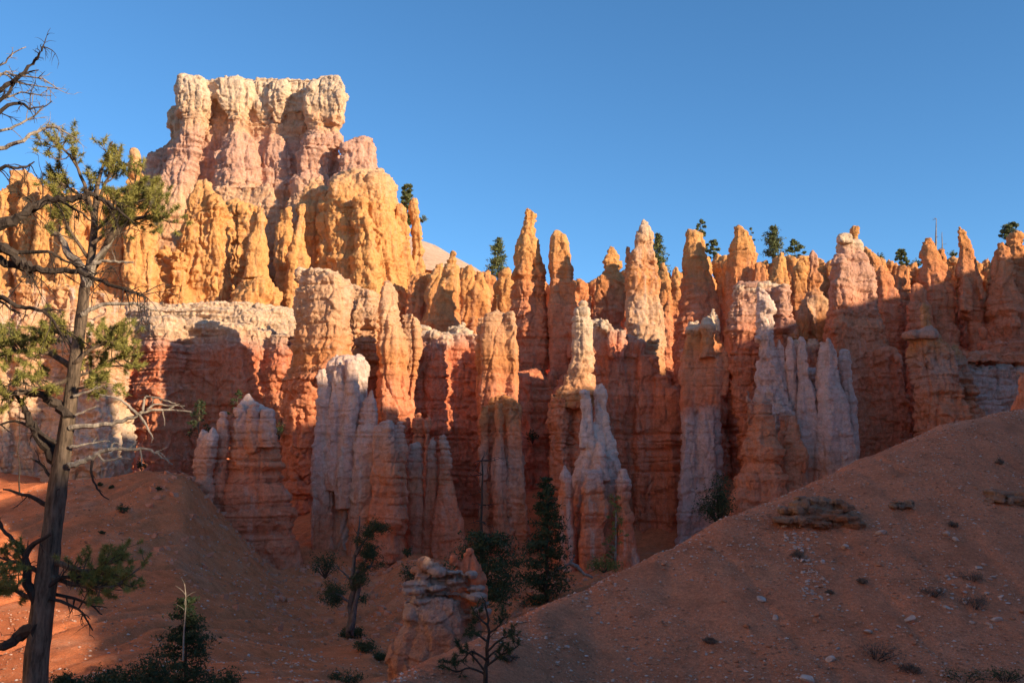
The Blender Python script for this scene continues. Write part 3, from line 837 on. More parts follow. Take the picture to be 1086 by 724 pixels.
rock('rock_outcrop', 'small red rock showing above the lit crest of the slope at the right edge', 'rock outcrop', 90, M_RED, [
    (88, [(398, 1082, 1100), (410, 1079, 1110), (440, 1072, 1120)], dict(bottom=-2))])

# middle walls and fins
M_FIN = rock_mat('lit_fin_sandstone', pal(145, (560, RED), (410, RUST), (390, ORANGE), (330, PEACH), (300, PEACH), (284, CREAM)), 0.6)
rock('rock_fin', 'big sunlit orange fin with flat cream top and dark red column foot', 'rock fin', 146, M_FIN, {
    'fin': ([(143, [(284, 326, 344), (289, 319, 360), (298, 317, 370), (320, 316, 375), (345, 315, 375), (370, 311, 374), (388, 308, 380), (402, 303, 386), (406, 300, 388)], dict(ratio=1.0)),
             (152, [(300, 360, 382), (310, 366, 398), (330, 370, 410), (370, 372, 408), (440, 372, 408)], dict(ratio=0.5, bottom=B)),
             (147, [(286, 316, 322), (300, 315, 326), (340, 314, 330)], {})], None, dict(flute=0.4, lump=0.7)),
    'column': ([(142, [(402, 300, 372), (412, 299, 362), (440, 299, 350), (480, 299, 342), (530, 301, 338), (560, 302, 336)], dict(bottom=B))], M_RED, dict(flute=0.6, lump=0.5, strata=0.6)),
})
rock('rock_spire', 'lit orange needle with white tip and knuckle shaped foot above the white fin', 'rock spire', 142, M_FIN, [
    (142, [(297, 410, 413), (306, 406, 417), (325, 402, 421), (345, 401, 427), (370, 401, 432), (400, 402, 433), (412, 400, 432), (424, 398, 438), (440, 399, 439), (456, 402, 436), (500, 400, 440)], dict(bottom=B)),
    (146, [(334, 424, 440), (342, 424, 448), (370, 424, 448), (420, 424, 440)], dict(bottom=B)),
    (138, [(412, 402, 412), (430, 400, 420), (450, 404, 422)], {}),
], flute=0.7, lump=0.6)
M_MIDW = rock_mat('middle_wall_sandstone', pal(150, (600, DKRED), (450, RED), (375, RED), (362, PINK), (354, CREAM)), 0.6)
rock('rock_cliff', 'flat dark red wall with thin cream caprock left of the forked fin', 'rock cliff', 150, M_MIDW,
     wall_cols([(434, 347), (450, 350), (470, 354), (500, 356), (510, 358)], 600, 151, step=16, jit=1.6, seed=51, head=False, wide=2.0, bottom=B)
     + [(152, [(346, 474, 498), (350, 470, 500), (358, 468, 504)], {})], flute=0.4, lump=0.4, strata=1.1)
rock('rock_fin', 'forked sunlit fin above the pale fluted pillar at middle left', 'rock fin', 141, M_FIN, [
    (141, [(329, 523, 530), (333, 516, 534), (342, 513, 540), (360, 512, 546), (390, 511, 549), (420, 508, 546), (440, 508, 546)], dict(bottom=0)),
    (140, [(332, 538, 544), (340, 536, 547), (360, 536, 548), (400, 534, 549)], dict(bottom=0)),
    (144, [(338, 507, 513), (350, 505, 516), (400, 505, 516), (440, 506, 518)], dict(bottom=0))], flute=0.6, lump=0.7)
rock('rock_pillar', 'pale fluted pillar standing in shade below the forked fin', 'rock pillar', 137,
     rock_mat('fluted_pillar_sandstone', pal(137, (610, RED), (540, RUST), (490, PINK), (460, RUST), (430, ORANGE)), 0.5, white=0.3), {
    'pilaster': ([(135.5, [(430, 509, 519), (450, 508, 518), (500, 508, 518), (560, 508, 519), (600, 509, 521)], dict(bottom=B))], None, {}),
    'pilaster#2': ([(134.5, [(429, 524, 533), (460, 525, 534), (490, 521, 537), (520, 520, 538), (545, 522, 540), (600, 522, 545)], dict(bottom=B))], None, {}),
    'shaft': ([(137.5, [(426, 518, 548), (431, 512, 554), (445, 514, 553), (480, 514, 555), (530, 514, 558), (570, 514, 560), (610, 514, 562)], dict(ratio=0.5, bottom=B)),
               (135.5, [(432, 537, 552), (470, 536, 555), (500, 535, 556), (530, 534, 558), (600, 536, 561)], dict(bottom=B))], None, {}),
}, flute=0.4, lump=0.5, strata=0.5)
M_O = rock_mat('lit_pyramid_sandstone', pal(138, (600, RED), (435, RED), (425, ORANGE), (380, PEACH), (340, CREAM)), 0.5)
rock('rock_fin', 'sunlit tapering fin spreading down to a rounded red shoulder, mid canyon', 'rock fin', 138, M_O, {
    'fin': ([(139, [(320, 616, 619), (327, 612, 624), (340, 608, 628), (360, 608, 628), (380, 606, 629), (398, 598, 630), (411, 590, 632), (424, 583, 632), (434, 581, 630)], dict(ratio=0.7)),], None, dict(lump=0.6)),
    'column': ([(138, [(422, 584, 606), (430, 581, 606), (450, 581, 603), (500, 583, 604), (560, 584, 602), (600, 582, 606)], dict(bottom=B)),
               (140, [(428, 600, 630), (450, 600, 632), (520, 600, 636), (600, 598, 640)], dict(bottom=B))], M_RED, dict(flute=0.7, lump=0.5)),
})
rock('rock_cliff', 'dark red wall with lit jagged cream edge sloping below the bright pointed spire', 'rock cliff', 147, M_MIDW,
     wall_cols([(632, 342), (644, 343), (650, 352), (662, 354), (675, 366), (690, 384), (704, 402), (722, 420), (735, 440)], 610, 147, step=12, jit=3, seed=55, head=False, wide=1.9, bottom=B)
     + [(144, [(339, 634, 643), (346, 631, 648), (356, 644, 652), (380, 646, 653)], {})], flute=0.7, lump=0.6)
rock('rock_cliff', 'gloomy recessed wall behind the pale footed pillar, right of centre', 'rock cliff', 158, M_MIDW,
     wall_cols([(700, 400), (730, 370), (760, 380), (790, 370), (830, 360), (870, 360)], 610, 160, step=15, jit=5, seed=57, wide=1.8, bottom=B), flute=0.6)
M_R = rock_mat('pale_foot_sandstone', pal(138, (600, LAV), (445, LAV), (428, RED), (380, RUST), (355, ORANGE), (342, CREAM)), 0.5)
rock('rock_pillar', 'red pillar with cream capped twin head and pale split foot', 'rock pillar', 138, M_R, {
    'head': ([(139, [(342, 731, 741), (348, 728, 744), (356, 727, 746), (372, 723, 752), (400, 720, 760), (430, 720, 764), (445, 722, 764)], dict(bottom=-2, ratio=0.7)),
              (138, [(327, 754, 757), (336, 752, 761), (352, 752, 762), (358, 752, 763), (376, 752, 771), (392, 750, 774), (420, 746, 770)], {}),
              (137, [(337, 746, 753), (345, 744, 756), (380, 742, 760)], {})], None, dict(flute=0.5, lump=0.6)),
    'foot': ([(136, [(433, 726, 737), (450, 725, 737), (480, 724, 737), (500, 721, 738), (530, 719, 742), (580, 718, 748)], dict(bottom=B)),
              (136.5, [(432, 739, 756), (450, 737, 757), (480, 737, 758), (530, 736, 760), (580, 736, 762)], dict(bottom=B))], None, dict(flute=0.6, lump=0.5, strata=0.4)),
})
# ledge-topped block and white flutes
M_BLK = rock_mat('ledge_block_sandstone', pal(136, (480, RED), (370, RED), (330, PINK), (312, PINK), (305, CREAM)), 0.4)
rock('rock_block', 'square red block with flat ledge top behind the white fluted buttress', 'rock block', 137, M_BLK, {
    'block': ([(138, [(305, 778, 834), (311, 775, 836), (330, 774, 838), (360, 774, 838), (400, 775, 836), (430, 778, 834), (470, 785, 834)], dict(ratio=0.5, bottom=B, expo=6)),
               (136, [(303, 825, 836), (310, 823, 838), (330, 823, 839), (350, 825, 840), (366, 827, 840)], dict(bottom=0))], None, dict(strata=1.2, flute=0.35, lump=0.25)),
    'ledge': ([(138, [(303, 778, 826), (307, 776, 828)], dict(ratio=0.5))], M_TCAP, dict(amp=0.3)),
})
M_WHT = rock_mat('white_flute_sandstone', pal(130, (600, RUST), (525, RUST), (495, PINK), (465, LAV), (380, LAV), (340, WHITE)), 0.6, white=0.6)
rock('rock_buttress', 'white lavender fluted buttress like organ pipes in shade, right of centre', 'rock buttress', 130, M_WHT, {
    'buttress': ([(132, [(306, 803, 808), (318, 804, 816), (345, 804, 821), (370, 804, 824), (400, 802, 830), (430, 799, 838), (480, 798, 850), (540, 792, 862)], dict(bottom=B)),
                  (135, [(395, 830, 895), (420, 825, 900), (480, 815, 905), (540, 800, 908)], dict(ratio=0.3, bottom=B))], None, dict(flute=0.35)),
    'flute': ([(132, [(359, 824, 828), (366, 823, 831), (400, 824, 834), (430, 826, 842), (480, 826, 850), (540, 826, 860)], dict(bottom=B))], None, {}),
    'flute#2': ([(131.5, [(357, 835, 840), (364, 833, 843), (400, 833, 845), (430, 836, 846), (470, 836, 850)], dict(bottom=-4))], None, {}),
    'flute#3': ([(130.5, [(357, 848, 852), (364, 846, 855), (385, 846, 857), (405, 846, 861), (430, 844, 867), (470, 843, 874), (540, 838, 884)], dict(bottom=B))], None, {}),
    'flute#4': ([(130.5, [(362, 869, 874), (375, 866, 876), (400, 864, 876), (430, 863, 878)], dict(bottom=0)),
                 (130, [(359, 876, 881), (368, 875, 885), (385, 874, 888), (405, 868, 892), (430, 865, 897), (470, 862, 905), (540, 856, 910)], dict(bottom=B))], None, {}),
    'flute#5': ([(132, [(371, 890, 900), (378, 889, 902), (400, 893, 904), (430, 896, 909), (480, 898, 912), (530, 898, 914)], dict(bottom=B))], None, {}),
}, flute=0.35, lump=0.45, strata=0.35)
rock('rock_hoodoo', 'orange hoodoo with stacked ledges at the foot of the white fluted buttress', 'hoodoo', 125,
     rock_mat('stacked_hoodoo_sandstone', pal(125, (560, RED), (480, RUST), (450, RUST), (420, PINK)), 0.4), [
    (125, [(418, 801, 808), (428, 797, 818), (445, 794, 821), (464, 792, 822), (472, 788, 826), (481, 786, 828), (487, 788, 825), (492, 790, 824), (499, 783, 828), (508, 779, 831), (513, 782, 828), (525, 776, 832), (545, 773, 834), (565, 772, 836)], dict(bottom=B)),
    (124.5, [(415, 792, 795), (425, 791, 797), (450, 791, 798)], {}),
    (128, [(440, 826, 846), (470, 826, 850), (492, 824, 858), (498, 822, 856), (520, 822, 858), (560, 822, 860)], dict(bottom=B))], lump=0.7, strata=0.7)

# front hoodoos
M_WCOL = rock_mat('fin_column_sandstone', pal(122, (620, RED), (540, RED), (500, RUST), (465, PINK), (446, LAV)), 0.5)
M_WFIN = rock_mat('white_fin_sandstone', pal(126, (620, RED), (560, RUST), (520, PINK), (480, LAV), (440, LAV), (400, WHITE)), 0.7, white=0.6)
rock('rock_fin', 'large white lavender fluted fin with sunlit top edge, left of centre', 'rock fin', 126, M_WFIN, {
    'fin': ([(127, [(380, 352, 386), (386, 348, 392), (400, 346, 392), (420, 342, 391), (450, 336, 388), (480, 333, 384), (520, 331, 380), (560, 332, 380), (600, 334, 384)], dict(ratio=0.6, bottom=B)),
             (125, [(392, 337, 345), (405, 335, 349), (440, 336, 352), (465, 333, 352), (500, 331, 352), (570, 331, 354)], dict(bottom=B)),
             (124.5, [(385, 355, 364), (420, 352, 366), (460, 346, 364), (520, 344, 362)], {}),
             (124, [(384, 368, 378), (420, 366, 382), (470, 358, 378), (540, 354, 374)], {})], None, dict(flute=0.5, lump=0.5, strata=0.4)),
    'shoulder': ([(124, [(413, 391, 397), (424, 386, 399), (445, 380, 403), (470, 374, 404), (520, 370, 404), (600, 368, 406)], dict(bottom=B))], None, dict(flute=0.4, lump=0.6)),
    'column': ([(121.5, [(446, 402, 417), (452, 398, 421), (480, 396, 424), (497, 395, 426), (503, 392, 430), (520, 394, 428), (545, 391, 432), (552, 389, 433), (562, 396, 428), (590, 387, 424), (620, 382, 412)], dict(bottom=B)),
               (122, [(448, 421, 427), (460, 420, 430), (480, 419, 432), (520, 418, 433), (560, 416, 430)], dict(bottom=B))], M_WCOL, dict(lump=0.6, flute=0.5)),
})
rock('rock_pillar', 'pair of thin rust red stubs behind the three grey columns', 'rock pillar', 140, M_RED, [
    (140, [(439, 438, 449), (446, 437, 450), (480, 437, 450), (540, 436, 452)], dict(bottom=B)), (139, [(440, 451, 457), (446, 450, 458), (470, 450, 456), (540, 449, 458)], dict(bottom=B))], lump=0.5)
M_THREE = rock_mat('three_column_sandstone', pal(128, (590, RED), (545, RED), (510, RUST), (490, PINK), (465, GREY)), 0.5)
rock('rock_hoodoo', 'three joined columns with grey heads and flared red foot, left of the fluted pillar', 'hoodoo', 128, M_THREE, {
    'column': ([(128, [(470, 435, 446), (480, 432, 448), (520, 430, 449), (560, 430, 452), (590, 432, 456)], dict(bottom=B))], None, {}),
    'column#2': ([(127.5, [(465, 455, 461), (472, 453, 463), (505, 452, 463), (530, 450, 464), (560, 447, 468), (588, 446, 472)], dict(bottom=B))], None, {}),
    'column#3': ([(127, [(463, 466, 474), (470, 465, 476), (478, 466, 476), (500, 465, 480), (516, 464, 483), (522, 464, 483), (540, 460, 488), (560, 457, 493), (580, 455, 496), (596, 458, 496)], dict(bottom=B))], None, {}),
}, lump=0.6, flute=0.4, strata=0.7)
M_K = rock_mat('white_crown_sandstone', pal(118, (610, RED), (510, RED), (480, RUST), (460, PINK), (445, LAV), (425, WHITE)), 0.5, white=0.35)
rock('rock_hoodoo', 'broad banded hoodoo with ragged white crown above the red talus', 'hoodoo', 118, M_K, {
    'shaft': ([(118, [(417, 262, 265), (424, 259, 267), (430, 253, 273), (434, 249, 281), (440, 248, 288), (455, 248, 290), (475, 246, 291), (486, 245, 293), (492, 244, 298), (497, 245, 296), (512, 240, 299), (530, 233, 306), (545, 229, 310), (550, 231, 308), (556, 229, 310), (562, 233, 307), (574, 237, 312), (580, 240, 316), (584, 248, 314), (596, 262, 320), (612, 272, 324)], dict(ratio=0.8, bottom=B)),
               (116.5, [(428, 253, 257), (440, 250, 262), (470, 248, 264)], {}), (116, [(436, 279, 289), (445, 276, 291), (475, 274, 292)], {}),
               (116, [(430, 264, 272), (445, 262, 275), (480, 262, 276)], {})], None, dict(flute=0.5, lump=0.55, strata=1.4)),
    'pilaster': ([(116.5, [(438, 235, 241), (446, 232, 243), (462, 231, 244), (478, 229, 242), (490, 227, 240), (500, 225, 240), (515, 218, 242), (535, 213, 246), (548, 215, 246), (556, 220, 246)], dict(bottom=-10))], None, dict(lump=0.6)),
})
rock('rock_hoodoo', 'small white tipped hoodoo catching the sun, left of the broad banded one', 'hoodoo', 116,
     rock_mat('white_tip_sandstone', pal(115, (540, RUST), (500, PINK), (475, PINK), (464, WHITE), (455, WHITE)), 0.3), [
    (115, [(453, 225, 228), (460, 221, 231), (470, 214, 231), (490, 208, 228), (510, 208, 226), (530, 210, 228)], dict(bottom=-6)),
    (115.5, [(457, 213, 220), (466, 210, 224), (480, 206, 222), (500, 204, 220)], dict(bottom=-6))], lump=0.6)
M_WSP = rock_mat('white_spire_sandstone', pal(126, (610, RED), (545, RED), (525, RUST), (505, LAV), (470, WHITE), (410, WHITE)), 0.6, white=0.6)
rock('rock_spire', 'white ghostly spire spreading into red footed buttresses, centre of the canyon', 'rock spire', 126, M_WSP, {
    'spire': ([(127, [(407, 632, 639), (416, 630, 643), (440, 629, 646), (455, 627, 648), (470, 620, 652), (485, 613, 657), (500, 608, 662), (515, 605, 664), (560, 604, 666)], dict(bottom=B, ratio=0.7)),
               (126, [(415, 618, 624), (430, 616, 628), (450, 616, 630), (475, 614, 632)], {}),
               (124, [(470, 632, 640), (490, 628, 644), (510, 626, 648)], {})], None, dict(flute=0.5, strata=0.4, lump=0.7)),
    'buttress': ([(123, [(494, 597, 600), (504, 595, 605), (530, 592, 608), (560, 588, 611), (600, 586, 612)], dict(bottom=B))], None, {}),
    'buttress#2': ([(122.5, [(500, 622, 636), (515, 618, 640), (540, 616, 645), (548, 614, 645), (560, 616, 640), (600, 614, 641), (625, 618, 640)], dict(bottom=B))], None, {}),
    'buttress#3': ([(123.5, [(498, 656, 664), (510, 653, 667), (540, 655, 669), (550, 654, 672), (556, 657, 670), (600, 652, 678)], dict(bottom=B))], None, {}),
}, lump=0.6, flute=0.4, strata=0.6)
# layered outcrop in the gully
def shelves(Y, rows, seed):
    r = random.Random(seed); cols = []
    for (py, l, rr) in rows:
        n = 4
        for q in range(n):
            a = l + (rr - l) * q / n - r.uniform(0, 5); c = l + (rr - l) * (q + 1) / n + r.uniform(0, 5)
            dy = r.uniform(-2, 2) + (q - 1.5) * 1.2
            h = r.uniform(4, 6.5)
            cols.append((Y + r.uniform(-.35, .35), [(py + dy, a + 2, c - 2), (py + dy + 1, a, c), (py + dy + h - 1.5, a + 1, c - 1), (py + dy + h, a + 4, c - 4)], dict(ratio=r.uniform(1.0, 1.8), expo=3)))
    return cols
M_OUT = rock_mat('layered_outcrop_sandstone', [(-9, (0.62, 0.27, 0.14)), (-6.6, (0.62, 0.34, 0.22)), (-5.6, (0.58, 0.42, 0.34)), (-4.4, (0.66, 0.52, 0.43)), (-3.4, (0.62, 0.32, 0.2))], 0.4, scale=2.2)
rock('rock_outcrop', 'layered grey outcrop with overhanging shelves and a pointed tip in the gully', 'rock outcrop', 44, M_OUT, {
    'shaft': ([(45, [(632, 440, 500), (650, 434, 506), (670, 428, 508), (690, 418, 508), (705, 412, 510)], dict(bottom=-9.5)),
               (44.5, [(640, 428, 455), (660, 426, 452), (680, 418, 452), (702, 410, 455)], dict(bottom=-9.5))], None, dict(strata=0.4)),
    'shelf': (shelves(44.6, [(597, 447, 470), (604, 438, 508), (612, 440, 514), (619, 430, 515), (626, 428, 517), (634, 436, 517), (642, 446, 516), (650, 456, 514)], 9), None, dict(strata=.3, lump=.6)),
    'tip': ([(44.8, [(583, 496, 499), (589, 492, 503), (598, 486, 510), (610, 478, 516), (630, 472, 518), (650, 474, 516)], {}), (44.6, [(589, 479, 486), (600, 474, 490)], {})], M_RED, {}),
}, amp=0.28, size=0.45, flute=0.4, vox=0.05, knobs=0)

# pale slope on the skyline behind the rim
def far_slope():
    th = np.linspace(0, 2 * np.pi, 72, endpoint=False); fr = np.linspace(0, 1, 30)
    X0, Y0, Z0 = W(415, 500, 290)
    X = X0 + 34 * fr[None] * np.cos(th)[:, None]; Y = Y0 + 34 * fr[None] * np.sin(th)[:, None]
    Z = zp(247, 290) - 18 * fr[None] ** 1.3 + 0.5 * noise(X / 5, Y / 5, 3.3)
    n, m = X.shape
    i, j = np.meshgrid(np.arange(n), np.arange(m - 1), indexing='ij')
    F = np.stack([i * m + j, ((i + 1) % n) * m + j, ((i + 1) % n) * m + j + 1, i * m + j + 1], -1).reshape(-1, 4)
    return mesh_from('hill', np.stack([X, Y, Z], -1).reshape(-1, 3), F[:, ::-1])
tag(link('hill', far_slope(), rock_mat('pale_slope', [(40, PEACH), (80, (0.66, 0.48, 0.36))], 0.2)), kind='structure')
# ------------------------------------------------------------------ plants
class MB:
    def __init__(s): s.v = []; s.f = []
    def tube(s, pts, rad, n=6):
        pts = [Vector(p) for p in pts]
        if len(pts) < 2: return
        base = len(s.v)
        up = Vector((0.31, 0.21, 0.93))
        for i, p in enumerate(pts):
            d = (pts[min(i + 1, len(pts) - 1)] - pts[max(i - 1, 0)])
            if d.length < 1e-6: d = Vector((0, 0, 1))
            d.normalize()
            a = d.cross(up)
            if a.length < 0.15: a = d.cross(Vector((1, 0, 0)))
            a.normalize(); b_ = d.cross(a)
            r = rad[i] if not isinstance(rad, (int, float)) else rad
            for k in range(n):
                t = 2 * math.pi * k / n
                s.v.append(p + a * (math.cos(t) * r) + b_ * (math.sin(t) * r))
        for i in range(len(pts) - 1):
            for k in range(n):
                s.f.append((base + i * n + k, base + i * n + (k + 1) % n, base + (i + 1) * n + (k + 1) % n, base + (i + 1) * n + k))
        s.f.append(tuple(base + k for k in reversed(range(n))))
        e = base + (len(pts) - 1) * n
        s.f.append(tuple(e + k for k in range(n)))
    def tri(s, a, b_, c):
        i = len(s.v); s.v += [a, b_, c]; s.f.append((i, i + 1, i + 2))
    def needle(s, p, d, L, w):
        side = d.cross(Vector((RND.uniform(-1, 1), RND.uniform(-1, 1), RND.uniform(-1, 1))))
        if side.length < 1e-4: return
        side.normalize()
        s.tri(p - side * w, p + side * w, p + d * L)
    def leaf(s, p, L):
        d = rvec(); e = d.cross(rvec()); s.tri(p - d * (L * .8) + e * (L * .45), p - d * (L * .8) - e * (L * .45), p + d * (L * 1.1))
    def build(s, name, mat, parent=None, smooth=False):
        me = mesh_from(name, [tuple(v) for v in s.v], s.f, smooth)
        return link(name, me, mat, parent)

def rvec():
    while True:
        v = Vector((RND.uniform(-1, 1), RND.uniform(-1, 1), RND.uniform(-1, 1)))
        if 0.05 < v.length < 1: return v.normalized()

def leaf_mat(name, a, c, scale=3.0, trans=0.25):
    m, nt, bsdf = new_mat(name)
    b = NB(nt)
    pos = b.n('ShaderNodeNewGeometry').outputs['Position']
    n = b.noise(pos, scale, 3, 0.7)
    b.l(b.ramp(n, [(0.3, a), (0.7, c)]), bsdf.inputs['Base Color'])
    bsdf.inputs['Roughness'].default_value = 0.7
    bsdf.inputs['Specular IOR Level'].default_value = 0.2
    return m

def bark_mat(name, a, c, scale=6.0):
    m, nt, bsdf = new_mat(name)
    b = NB(nt)
    pos = b.n('ShaderNodeNewGeometry').outputs['Position']
    n = b.noise(b.vmul(pos, (1, 1, 0.18)), scale * 3, 5, 0.7)
    n2 = b.noise(pos, scale * 0.5, 4, 0.6)
    col = b.ramp(n, [(0.3, a), (0.62, c)])
    col = b.mix(1.0, col, b.ramp(n2, [(0.3, 0.65), (0.7, 1.2)]), 'MULTIPLY')
    b.l(col, bsdf.inputs['Base Color'])
    bsdf.inputs['Roughness'].default_value = 0.9
    bsdf.inputs['Specular IOR Level'].default_value = 0.15
    bp = b.n('ShaderNodeBump'); bp.inputs['Strength'].default_value = 0.9; bp.inputs['Distance'].default_value = 0.03
    b.l(n, bp.inputs['Height']); b.l(bp.outputs[0], bsdf.inputs['Normal'])
    return m

M_NEEDLE = leaf_mat('pine_needles', (0.16, 0.165, 0.04), (0.36, 0.32, 0.085), 2.5)
M_FIR = leaf_mat('fir_needles', (0.030, 0.050, 0.022), (0.065, 0.085, 0.035), 1.2)
M_FARPINE = leaf_mat('rim_pine_needles', (0.09, 0.115, 0.04), (0.18, 0.19, 0.07), 0.8)
M_YELLOW = leaf_mat('aspen_leaves', (0.13, 0.15, 0.04), (0.26, 0.25, 0.07), 1.0)
M_BRUSH = leaf_mat('grey_brush', (0.10, 0.075, 0.06), (0.19, 0.14, 0.105), 3.0)
M_BARK = bark_mat('pine_bark', (0.04, 0.028, 0.02), (0.23, 0.165, 0.115))
M_DARKB = bark_mat('dark_bark', (0.035, 0.026, 0.022), (0.085, 0.065, 0.052))
M_DEAD = bark_mat('bleached_wood', (0.20, 0.165, 0.13), (0.46, 0.39, 0.31), 5.0)
M_JUNI = bark_mat('juniper_bark', (0.07, 0.055, 0.05), (0.17, 0.14, 0.125), 4.0)
M_GREYW = bark_mat('grey_wood', (0.16, 0.135, 0.115), (0.34, 0.29, 0.25), 4.0)

def path(pts, Y, wob=0.0, sub=3):
    """pixel polyline -> smooth 3D polyline near depth Y (third value = depth offset)"""
    P = []
    off = 0
    for p in pts:
        off = p[2] if len(p) > 2 else off + RND.uniform(-wob, wob)
        P.append(Vector(W(p[0], p[1], Y + off)))
    out = []
    for i in range(len(P) - 1):
        p0, p1, p2, p3 = P[max(i - 1, 0)], P[i], P[i + 1], P[min(i + 2, len(P) - 1)]
        for k in range(sub):
            t = k / sub
            out.append(0.5 * ((2 * p1) + (p2 - p0) * t + (2 * p0 - 5 * p1 + 4 * p2 - p3) * t * t + (3 * p1 - p0 - 3 * p2 + p3) * t ** 3))
    out.append(P[-1])
    return out

def taper(n, r0, r1, pw=1.0): return [r0 + (r1 - r0) * (i / max(n - 1, 1)) ** pw for i in range(n)]

def twig(mb, p, d, L, r, depth=1, droop=0.25, ends=None, n=5):
    pts = [p.copy()]
    dd = d.normalized()
    k = 5
    for i in range(k):
        dd = (dd + rvec() * 0.28 + Vector((0, 0, -droop * 0.3))).normalized()
        pts.append(pts[-1] + dd * (L / k))
    mb.tube(pts, taper(len(pts), r, r * 0.25), 4)
    if ends is not None: ends.append((pts[-1], dd)); 
    if depth > 0:
        for _ in range(n):
            i = RND.randint(1, k)
            twig(mb, pts[i], (dd + rvec() * 0.9), L * RND.uniform(0.3, 0.6), r * 0.5, depth - 1, droop, ends, max(2, n - 2))
    return pts

def limb(mb, pts, Y, r0, r1, wob=0.15, twigs=0, tl=0.5, depth=1, droop=0.25, ends=None, tr=None, start=0.25, n=4):
    P = path(pts, Y, wob)
    # a little crookedness
    P = [p + rvec() * (r0 * 0.35) * (0 if i in (0,) else 1) for i, p in enumerate(P)]
    mb.tube(P, taper(len(P), r0, r1), 7)
    for _ in range(twigs):
        t = RND.uniform(start, 1.0)
        i = min(int(t * (len(P) - 1)), len(P) - 2)
        d = (P[i + 1] - P[i]).normalized()
        twig(mb, P[i], d * 0.7 + rvec() * 0.8, tl * RND.uniform(0.4, 1.1), tr or max(r1, r0 * 0.22), depth, droop, ends, n)
    if ends is not None: ends.append((P[-1], (P[-1] - P[-2]).normalized()))
    return P

def tuft(mb, p, d, L=0.1, cnt=46, w=0.0042):
    for _ in range(cnt):
        v = (d * 0.25 + rvec()).normalized()
        mb.needle(p + d * RND.uniform(-0.05, 0.03), v, L * RND.uniform(0.7, 1.15), w)

